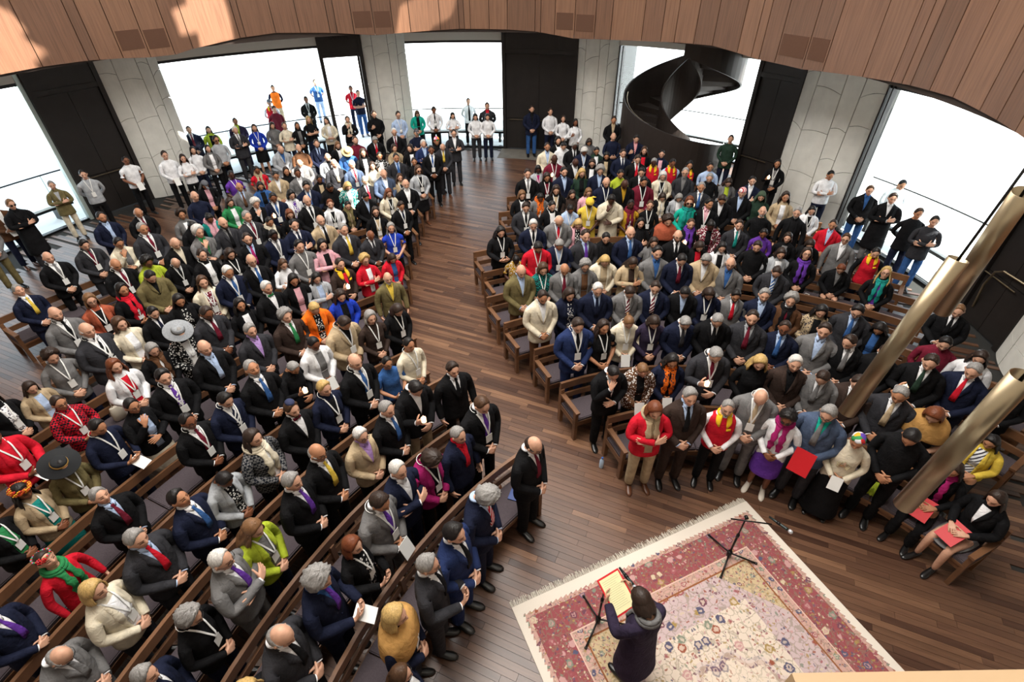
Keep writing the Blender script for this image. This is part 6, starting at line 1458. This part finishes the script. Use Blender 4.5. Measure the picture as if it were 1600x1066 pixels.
def hat_mesh(kind):
    k = ('hat', kind)
    if k in HM: return HM[k]
    mb = MB(); bd = None; T = Matrix.Translation((0, .0, HCEN[2] + .055)) @ Matrix.Rotation(rad(-8), 4, 'X')
    if kind in ('straw', 'grey', 'black'):
        br, ch, cr_ = {'straw': (.165, .10, .088), 'grey': (.205, .085, .09), 'black': (.225, .085, .092)}[kind]
        mb.lathe([(.085, -.004), (br, -.010), (br + .004, -.004), (br, .004), (cr_, .006), (cr_ * .97, ch * .7), (cr_ * .8, ch), (.02, ch * .96), (.002, ch * .95)], 26, T)
        bd = MB(); bd.lathe([(cr_ + .001, .004), (cr_ + .006, .010), (cr_ + .004, .036), (cr_ - .002, .040)], 26, T)
    elif kind == 'cap':
        shell(mb, ALLC, lambda a: 0, lambda a: 66, rim(.020), 7); mb.tube([headp(0, 64, .01), headp(0, 66, .03) + V3(0, .045, -.012), headp(0, 66, .03) + V3(0, .075, -.022)], [.06, .058, .03], 10, True, .12)
    elif kind in ('multi', 'redcap'): shell(mb, ALLC, lambda a: 0, lambda a: 58 if a < 60 else 74, rim(.026), 8)
    elif kind == 'kippa': shell(mb, ALLC, lambda a: 0, lambda a: 40, rim(.032), 5)
    elif kind == 'yellow': shell(mb, ALLC, lambda a: 0, lambda a: interp([(0, 62), (60, 74), (180, 104)], a), rim(.036), 8, True, .004); mb.tube([headp(200, 60, .03), headp(215, 50, .06), headp(240, 56, .11)], [.03, .035, .01], 8, True, .5)
    elif kind == 'green':
        shell(mb, ALLC, lambda a: 0, lambda a: interp([(0, 52), (50, 74), (70, 100), (180, 125)], a), rim(.022), 9); curtain(mb, 62, .22, .02, 2, 30, 8, 0, .06)
    elif kind in ('flower', 'rose'):
        rg_ = random.Random(5)
        for i in range(30):
            a = 12 * i; 
            if kind == 'rose' and not (20 < a < 60): 
                c = headp(a, 56, .026); mb.cur = i % 3; mb.lathe([(.003, -.012), (.013, 0), (.003, .012)], 6, Matrix.Translation(c)); continue
            for q in range(3 if kind == 'flower' else 2):
                c = headp(a + rg_.uniform(-6, 6), 58 + rg_.uniform(-8, 8), .034); mb.cur = (i + q) % 3 if kind == 'flower' else 0
                for t in range(5):
                    w = V3(cos(t * 1.257), sin(t * 1.257) * .6, sin(t * 1.257)) * .018; mb.lathe([(.002, -.006), (.012, 0), (.002, .007)], 5, Matrix.Translation(c + w))
    HM[k] = (mb, bd); mats = {'straw': plain('straw', 'b99c68', .85, 0, .3, .2, 90.0), 'grey': plain('grey_sinamay', '8f9296', .8, 0, .3, .2, 60.0), 'black': plain('black_felt', '191b1e', .9), 'cap': plain('grey_cap', '5a5c62', .85),
        'kippa': plain('blue_skullcap', '232a4a', .85), 'yellow': plain('yellow_wrap', 'd8b63c', .85, 0, .3, .15, 30.0), 'green': plain('green_scarf', '3a4a37', .9), 'redcap': cloth('rd/')}
    if kind in ('flower', 'rose'): ml = [plain('petal_orange', 'e0661a', .7), plain('petal_yellow', 'e6b41e', .7), plain('petal_red', 'b8281c', .7)] if kind == 'flower' else [plain('petal_rose', 'd02828', .6), plain('leaf_green', '2f8a4a', .7), plain('ribbon_lilac', '8a7aa0', .7)]
    elif kind == 'multi':
        m_ = bpy.data.materials.new('multicolour_cloth'); nt, n_, l_, p_ = nodes(m_); tc = N(nt, 'ShaderNodeTexCoord'); v_ = N(nt, 'ShaderNodeTexVoronoi', ins={'Scale': 14.0}); l_.new(tc.outputs['Object'], v_.inputs['Vector'])
        s_ = N(nt, 'ShaderNodeSeparateColor'); l_.new(v_.outputs['Color'], s_.inputs[0]); r_ = ramp(nt, [(0, lin('d8d8dc')), (.22, lin('c62a2a')), (.4, lin('2f8a48')), (.56, lin('5a3aa0')), (.72, lin('e2a020')), (.86, lin('d85a8a'))], 'CONSTANT'); l_.new(s_.outputs[0], r_.inputs[0]); l_.new(r_.outputs[0], p_.inputs['Base Color']); p_.inputs['Roughness'].default_value = .8; ml = [m_]
    else: ml = [mats[kind]]
    HM[k] = (mb.mesh('hat', ml, smooth=True), bd.mesh('hat_band', plain('gold_band', 'a8823c', .6) if kind == 'black' else plain('dark_band', '4a4640', .8), smooth=True) if bd else None); return HM[k]
# ------------------------------------------------------------------ build everybody
I4 = Matrix.Identity(4)
def parts_of(code, idx):
    """[(name, mesh, matrix, [materials] or None, parent name)] for one person"""
    f = code.split(); sex, hair, sk_, top, inner, tie, pose = f[:7]; fl = [] if f[7] == '-' else f[7].split(','); arms, bow, turn = pose
    seated = 'R' in fl; kind, tcol = top[0], top[1:]; fat = 'fat' in fl; hm = headmat(bow, turn, seated); rg_ = random.Random(idx)
    hm2 = hm @ (Matrix.Translation((0, 0, SEATDZ)) if seated else I4)
    out = [('person', body_mesh(sex, arms, bow, turn, seated), I4, [skin(sk_)], None)]
    hats = [x[2:] for x in fl if x.startswith('h=')]
    if hair[0] != 'x': out.append(('hair', hair_mesh(hair[0], rg_.randint(0, 1)), hm2, [hairm(hair[1])], 'person'))
    if hats:
        me, bd = hat_mesh(hats[0]); out.append(('hat', me, hm2, None, 'person'))
        if bd: out.append(('hat_band', bd, I4, None, 'hat'))
    garment = {'J': 'jacket', 'O': 'jacket', 'C': 'coat', 'B': 'coat', 'K': 'sweater', 'S': 'shirt', 'T': 'top', 'V': 'shirt'}[kind]
    if kind == 'V':
        out.append(('shirt', top_mesh(sex, 'S', arms, seated, False, False), I4, [cloth(inner)], 'person')); out.append(('vest', vest_mesh(sex), I4, [cloth(tcol)], 'person'))
        if tcol == 'rd': out.append(('collar', collar_mesh(sex, 'V'), I4, None, 'person'))
    else:
        vee = kind in 'JOC'
        out.append((garment, top_mesh(sex, kind, arms, seated, fat, vee), I4, [cloth(tcol)], 'person'))
        if vee and inner != '-':
            col = (sex == 'm' or 'G' in fl and False) and inner != '-'
            cuffs = sex == 'm' and inner in ('wh', 'lb')
            out.append(('shirt' if sex == 'm' else 'blouse', inner_mesh(sex, kind, seated, fat, col, arms, cuffs), I4, [cloth(inner)], 'person'))
        if tie != '-': out.append(('bow_tie' if 'bow' in fl else 'tie', tie_mesh(sex, kind, seated, fat, 'bow' in fl), I4, [cloth(tie)], 'person'))
        if 'yc' in fl: out.append(('collar', collar_mesh(sex, 'J'), I4, None, 'person'))
    tr = [x[2:] for x in fl if x.startswith('t=')]; sq = [x[2:] for x in fl if x.startswith('q=')]
    if sq: out.append(('skirt', skirt_mesh(kind in 'T' and sq[0] in ('ye', 'go') or 'plate' in fl, seated), I4, [cloth(sq[0])], 'person'))
    else:
        base = tr[0] if tr else (tcol.rstrip('/*#') if kind == 'J' and sex == 'm' and tcol not in ('be', 'cr', 'ol', 'rd', 'mr', 'lg') else rg_.choice(('bk', 'bk', 'ch', 'nv')))
        if kind == 'C' and tcol == 'cr': base = 'cr'
        out.append(('trousers', trouser_mesh(sex, seated), I4, [cloth(base)], 'person'))
    shm = M_SHOEW if (sq and sq[0] == 'pu') else M_SHOEB if ('t=be' in fl or rg_.random() < .14) else M_SHOE
    for s in (1, -1): out.append(('shoe', shoe_mesh(s, seated, sex), I4, [shm], 'person'))
    kk = 'S' if kind == 'V' else kind
    if 'L' in fl and arms not in 'fk':
        a, b = lanyard_mesh(sex, kk, seated, fat); out.append(('lanyard', a, I4, None, 'person')); out.append(('badge', b, I4, None, 'lanyard'))
    if 'G' in fl or 'S' in fl: out.append(('glasses', glasses_mesh('S' in fl), hm2, None, 'person'))
    if 'B' in fl or 'M' in fl: out.append(('beard' if 'B' in fl else 'moustache', beard_mesh('M' in fl), hm2, [hairm(hair[1] if hair[0] != 'x' or hair[1] in 'gw' else 'd')], 'person'))
    for x in fl:
        if x.startswith('s='): c = x[2:]; out.append(('shawl' if c in ('tan', 'ru') else 'scarf', scarf_mesh(sex, kk, seated, c in ('tan', 'ru') and 't=be' not in fl), I4, [cloth(c + ('*' if c in ('or',) else ''))], 'person'))
    if 'plate' in fl:
        k = ('plate',)
        if k not in MESHC:
            mb = MB(); rings = toprings('f', 'K', False)
            for i in range(7):
                x = -.09 + .03 * i; z0 = 1.27 - .02 * abs(i - 3)
                patch(mb, rings, [z0, z0 - .05, z0 - .10], lambda z, x=x: x * (1 - (1.27 - z) * 2.5) - .012, lambda z, x=x: x * (1 - (1.27 - z) * 2.5) + .012, .012, 1)
            MESHC[k] = mb.mesh('breast_ornament', M_GOLD)
        out.append(('breast_ornament', MESHC[k], I4, None, 'person'))
    return out
NBIG = 320
crowd = dict(v=[], f=[], mi=[], mats=[], nv=0)
held = []
for idx, q in enumerate(PEOPLE + [['1.23 2.17 29 0.93 -', 'f bd 1 Bdp - - r3- q=bk,s=gy', 'woman in long purple coat with grey scarf reading from a red folder on the rug']]):
    x, y, yw, s, br = q[0].split(); x, y, yw, s = float(x), float(y), float(yw), float(s)
    z0 = 0.014 if idx == len(PEOPLE) else (0.0 if hypot(x - C[0], y - C[1]) < R else -.03)
    fat_ = 1 + random.uniform(-.03, .06)
    Mw = Matrix.Translation((x, y, z0)) @ Matrix.Rotation(rad(yw), 4, 'Z') @ Matrix.Diagonal((s * fat_, s * fat_, s, 1))
    pl = parts_of(q[1], idx)
    if idx < NBIG or idx == len(PEOPLE):
        made = {}
        for name, me, mat, mats, par in pl:
            o = bpy.data.objects.new(name, me); COL.objects.link(o)
            if par: o.parent = made[par]; o.matrix_local = mat
            else: o.matrix_world = Mw; o['label'] = q[2]; o['category'] = 'person'; o['group'] = 'standing congregation'; root = o
            if mats:
                for i, mm in enumerate(mats):
                    o.material_slots[i].link = 'OBJECT'; o.material_slots[i].material = mm
            made.setdefault(name, o)
        fl = q[1].split()[7].split(','); arms = q[1].split()[6][0]; hs = ARMS[arms]
        who = q[2].split(', beside')[0].split(', behind')[0].split(', in front')[0]
        sd = SEATDZ if 'R' in fl else 0
        if 'cand' in fl: held.append(('candle', Mw @ Matrix.Translation(hs[0][1] + hs[0][2].normalized() * .10 + V3(-.02, .01, .02)), who))
        for p in fl:
            if p == 'P' or p == 'P=rd':
                ctr = (hs[0][1] + hs[1][1]) / 2 + V3(0, .075, -.045 + sd)
                held.append(('red_folder' if p == 'P=rd' else 'booklet', Mw @ Matrix.Translation(ctr) @ Matrix.Rotation(rad(-68 if arms == 'c' else -30), 4, 'X'), who))
    else:
        cache = {}
        for name, me, mat, mats, par in pl:
            if par == 'hat' or par == 'lanyard': m4 = cache.get(par, I4) @ mat
            else: m4 = mat
            cache[name] = m4
            MM = np.array(Mw @ m4); v = np.empty(len(me.vertices) * 3); me.vertices.foreach_get('co', v); v = v.reshape(-1, 3) @ MM[:3, :3].T + MM[:3, 3]
            ms = mats or list(me.materials); off = []
            for mm in ms:
                if mm not in crowd['mats']: crowd['mats'].append(mm)
                off.append(crowd['mats'].index(mm))
            b = crowd['nv']; crowd['v'].append(v); crowd['nv'] += len(v)
            for p in me.polygons: crowd['f'].append([b + i for i in p.vertices]); crowd['mi'].append(off[min(p.material_index, len(off) - 1)])
me = bpy.data.meshes.new('distant_crowd'); me.from_pydata(np.vstack(crowd['v']).tolist(), [], crowd['f'])
for mm in crowd['mats']: me.materials.append(mm)
me.polygons.foreach_set('material_index', crowd['mi']); me.polygons.foreach_set('use_smooth', [True] * len(me.polygons))
at = me.color_attributes.new('feat', 'FLOAT_COLOR', 'POINT'); at.data.foreach_set('color', [1.0] * (4 * len(me.vertices))); me.update()
o = bpy.data.objects.new('distant_crowd', me); COL.objects.link(o); o['kind'] = 'stuff'; o['label'] = 'farthest standing onlookers packed along the window openings at the back'; o['category'] = 'crowd'
# things held in the hand
wax = emit('lit_wax', 'ffd9a8', 2.6); cup = plain('candle_cup', 'd9c7ae', .4); flame = emit('flame', 'fff0c8', 9.0)
a = MB(); a.lathe([(.026, -.035), (.033, -.03), (.036, .03), (.034, .034)], 14); CUPM = a.mesh('cup', wax, smooth=True)
a = MB(); a.lathe([(.002, .0), (.010, .012), (.007, .028), (.001, .042)], 8, Matrix.Translation((0, 0, .032))); FLM = a.mesh('flame', flame, smooth=True)
a = MB(); a.lathe([(.036, -.010), (.036, .0), (.010, .004), (.008, .006)], 12, Matrix.Translation((0, 0, -.03))); DRM = a.mesh('drip_tray', cup)
a = MB(); a.box(-.075, .075, -.105, .105, -.003, .003); BKM = a.mesh('booklet', M_PAPER)
a = MB(); a.box(-.115, .115, -.16, .16, -.004, .004); RFM = a.mesh('red_folder', M_RED)
for kind, M, who in held:
    if kind == 'candle':
        o = link('candle', CUPM); o.matrix_world = Matrix.Translation(M.translation); link('flame', FLM, o); link('drip_tray', DRM, o)
        o['label'] = ' '.join(('lit candle held by ' + who).replace(',', '').replace('lit candle and ', '').replace(' with lit candle', '').replace(' lit candle', '', 0).split()[:16]); o['category'] = 'candle'; o['group'] = 'candles held in the crowd'
    else:
        o = link(kind, BKM if kind == 'booklet' else RFM); o.matrix_world = M; w_ = who.split()
        o['label'] = ' '.join((('white booklet' if kind == 'booklet' else 'red folder') + ' held by ' + who).replace(',', '').split()[:16]); o['category'] = kind.split('_')[-1]; o['group'] = 'papers held in the crowd'
# ------------------------------------------------------------------ microphones, folder, hanging tubes, small things on the pews
def stand(loc, legang, legL, h, boom_a, boom_b, mic_a, mic_b, label):
    e = empty('microphone_stand', loc, label=label, category='stand')
    m = MB(); m.tube([(0, 0, .03), (0, 0, .12)], .03, 10); m.obj('hub', M_BLACKM, e, smooth=True)
    for a_ in legang:
        m = MB(); m.tube([(0, 0, .09), (legL * cos(rad(a_)), legL * sin(rad(a_)), .012)], [.011, .012], 8); l_ = m.obj('leg', M_BLACKM, e, smooth=True)
        m = MB(); m.tube([(legL * .96 * cos(rad(a_)), legL * .96 * sin(rad(a_)), .012), (legL * 1.03 * cos(rad(a_)), legL * 1.03 * sin(rad(a_)), .010)], .017, 8); m.obj('rubber_foot', M_SHOE, l_, smooth=True)
    m = MB(); m.tube([(0, 0, .1), (0, 0, h * .55)], .013, 8); m.tube([(0, 0, h * .5), (0, 0, h)], .010, 8); m.obj('pole', M_BLACKM, e, smooth=True)
    m = MB(); m.tube([(0, 0, h * .55 - .03), (0, 0, h * .55 + .03)], .020, 8); m.obj('clutch', M_BLACKM, e, smooth=True)
    m = MB(); m.tube([(0, -.02, h), (0, .02, h)], .022, 8); m.obj('pivot', M_BLACKM, e, smooth=True)
    L_ = Vector(loc); A, B = Vector(boom_a) - L_, Vector(boom_b) - L_; m = MB(); m.tube([A, B], .009, 8); bo = m.obj('boom', M_BLACKM, e, smooth=True)
    A, B = Vector(mic_a) - L_, Vector(mic_b) - L_; d = (B - A)
    mic = MB(); mic.tube([(0, 0, 0), d * .3, d * .75, d * .82], [.012, .016, .020, .022], 10); t = mic.obj('microphone', plain('mic_body', '26302f', .35, .5), smooth=True, label='dark microphone with a silver head on the ' + ('stand before the reader' if 'reader' in label else 'stand near the empty rug corner'), category='microphone'); t.location = mic_a
    g = MB(); q = d.to_track_quat('Z', 'Y').to_matrix().to_4x4(); g.lathe([(.008, -.026), (.022, -.018), (.026, 0), (.021, .018), (.006, .027)], 12, Matrix.Translation(d * .94) @ q); g.obj('mic_head', plain('mic_mesh', 'c9ccd0', .45, .6), t, smooth=True)
    g = MB(); g.tube([d * .35, d * .5], .021, 10); g.obj('mic_clip', M_BLACKM, t, smooth=True)
stand((2.78, 3.50, .014), (118, -18, 236), .34, .88, (2.60, 3.50, .87), (3.03, 3.39, .92), (3.04, 3.49, .92), (3.20, 3.26, .95), 'black microphone stand near the empty rug corner with a sideways boom')
stand((.97, 2.70, .014), (113, -6, 238), .33, 1.0, (.90, 2.66, .98), (1.16, 2.70, 1.02), (1.13, 2.83, 1.02), (1.25, 2.58, 1.06), 'thin black microphone stand before the reader in purple')
fo = empty('reading_folder', (1.03, 2.49, 1.17), label='red folder with a cream page held open by the reader in purple', category='folder')
fo.rotation_euler = (rad(24), 0, rad(29)); 
m = MB(); m.box(-.135, .135, -.19, .19, -.006, 0); m.obj('cover', M_RED, fo)
m = MB(); m.box(-.118, .118, -.172, .172, .0005, .004); pg = m.obj('page', M_YPAGE, fo)
m = MB(); rg = random.Random(2)
for i in range(15): m.box(-.10, -.10 + rg.uniform(.14, .195), .14 - i * .019, .142 - i * .019, .0042, .0046)
m.obj('print', plain('grey_print', '8d876f', .8), pg)
def tubelamp(bot, top, r, label, cable):
    b, t = Vector(bot), Vector(top); e = empty('tube_lamp', b, label=label, category='lamp', group='hanging metal tube lamps'); d = t - b
    m = MB(); q = d.to_track_quat('Z', 'Y').to_matrix().to_4x4(); L_ = d.length
    m.lathe([(r * .9, .04), (r * .92, .0), (r, .0), (r, L_), (r * .93, L_), (r * .93, L_ - .1), (.001, L_ - .12)], 40, q); m.obj('tube', M_STEEL, e, smooth=False)
    m = MB(); m.lathe([(r * .9, .045), (r * .9, .05), (.001, .05)], 24, q); m.obj('diffuser', plain('lamp_diffuser', 'd8d4c8', .4), e)
    m = MB(); m.tube([d * 1.0 - d.normalized() * .1, d * cable], .008, 6); m.obj('cable', M_BLACKM, e)
    for o in e.children:
        for p in o.data.polygons: p.use_smooth = True
tubelamp((2.176, 2.327, 3.9), (2.365, 2.377, 5.0), 0.05, 'brass tube lamp hanging over the right pews, its top end and cable in view', 1.9)
tubelamp((2.691, 2.614, 4.5), (2.527, 2.414, 5.35), 0.05, 'short-looking brass tube lamp in front of the far right window', 2.2)
tubelamp((2.125, 1.63, 3.9), (2.124, 1.567, 4.9), 0.05, 'brass tube lamp hanging lowest in front of the seated women', 2.4)
# small things
def onpew(key, ang_pt, dr, z=.464):
    c, r, a0, a1 = PEWR[key]; a_ = atan2(ang_pt[1] - c[1], ang_pt[0] - c[0]); return Vector((c[0] + (r - dr) * cos(a_), c[1] + (r - dr) * sin(a_), z)), a_
p, a_ = onpew('L0', (-.05, 4.35), .27)
m = MB(); m.box(-.12, .12, -.16, .16, 0, .018); e = m.obj('blue_folder', plain('navy_card', '1d3a78', .45), label='navy blue folder lying on the front left pew cushion', category='folder'); e.location = p; e.rotation_euler = (0, 0, a_ + .5)
m = MB(); m.box(-.03, .05, -.13, -.05, .018, .020); m.obj('white_label', M_PAPER, e)
m = MB(); m.tube([(.0, .0, .026), (.03, .13, .026)], .005, 6); m.obj('pen', M_PAPER, e)
def bag(loc, rz, label, hexc):
    e = empty('handbag', loc, rz, label=label, category='bag')
    m = MB(); vs = []
    for z, hx, hy in ((0, .17, .06), (.02, .185, .075), (.13, .18, .065), (.235, .165, .035), (.25, .16, .02)):
        for t in range(16):
            a = 2 * pi * t / 16; vs.append((hx * math.copysign(abs(cos(a)) ** .5, cos(a)), hy * math.copysign(abs(sin(a)) ** .6, sin(a)), z))
    m.add(vs, [(j * 16 + i, j * 16 + (i + 1) % 16, (j + 1) * 16 + (i + 1) % 16, (j + 1) * 16 + i) for j in range(4) for i in range(16)] + [tuple(range(16))[::-1], tuple(64 + i for i in range(16))]); m.obj('body', plain('leather_' + hexc, hexc, .55), e, smooth=True)
    m = MB(); m.tube([(-.12, 0, .22), (-.10, .0, .34), (0, 0, .39), (.10, 0, .34), (.12, 0, .22)], .009, 6); m.obj('strap', plain('leather_' + hexc, hexc, .55), e, smooth=True)
p, a_ = onpew('L6', (-5.9, 5.0), .24); bag(p, a_ + pi / 2, 'beige handbag on a left pew beside the woman in checked red jacket', 'b5a184')
p, a_ = onpew('L6', (-5.45, 5.35), .24); bag(p, a_ + pi / 2, 'cream handbag on a left pew by the woman with wavy auburn hair', 'c7bdab')
p, a_ = onpew('R5', (5.8, 8.25), .25); m = MB(); m.box(-.04, .04, -.08, .08, 0, .012); o = m.obj('phone', M_PAPER, label='white phone lying on a half-empty right pew', category='phone'); o.location = p; o.rotation_euler = (0, 0, a_ + 1.2)
m = MB(); m.box(-.032, .032, -.05, .062, .0121, .0125); m.obj('screen', M_BLACKM, o)
p, a_ = onpew('R0', (5.0, 4.25), .26)
m = MB(); rg = random.Random(9); vs = []; n = 12
for i in range(n):
    for j in range(n): vs.append((-.17 + .34 * i / (n - 1) + rg.uniform(-.02, .02), -.12 + .24 * j / (n - 1) + rg.uniform(-.02, .02), .015 + .05 * abs(sin(i * 1.3) * cos(j * 1.1)) + rg.uniform(0, .02)))
nn = len(vs); vs += [(x, y, 0) for x, y, z in vs]; fs = [(i * n + j, (i + 1) * n + j, (i + 1) * n + j + 1, i * n + j + 1) for i in range(n - 1) for j in range(n - 1)]
rimi = [i for i in range(n)] + [i * n + n - 1 for i in range(1, n)] + [(n - 1) * n + i for i in range(n - 2, -1, -1)] + [i * n for i in range(n - 2, 0, -1)]
fs += [(rimi[k], rimi[(k + 1) % len(rimi)], nn + rimi[(k + 1) % len(rimi)], nn + rimi[k]) for k in range(len(rimi))]
m.add(vs, fs); o = m.obj('scarf', cloth('lm'), smooth=True, label='crumpled lime green scarf on the front right pew', category='scarf'); o.location = p; o.rotation_euler = (0, 0, a_)
p, a_ = onpew('R0', (1.35, 4.95), .2, .001)
m = MB(); m.lathe([(.002, 0), (.032, 0), (.034, .01), (.034, .15), (.014, .19), (.014, .2)], 12); o = m.obj('water_bottle', plain('clear_plastic', 'b8cfe6', .15), smooth=True, label='plastic water bottle on the floor under the front right pew end', category='bottle'); o.location = p
m = MB(); m.lathe([(.016, .2), (.016, .22), (.001, .221)], 10); m.obj('cap', plain('blue_cap', '2a5aa8', .4), o)
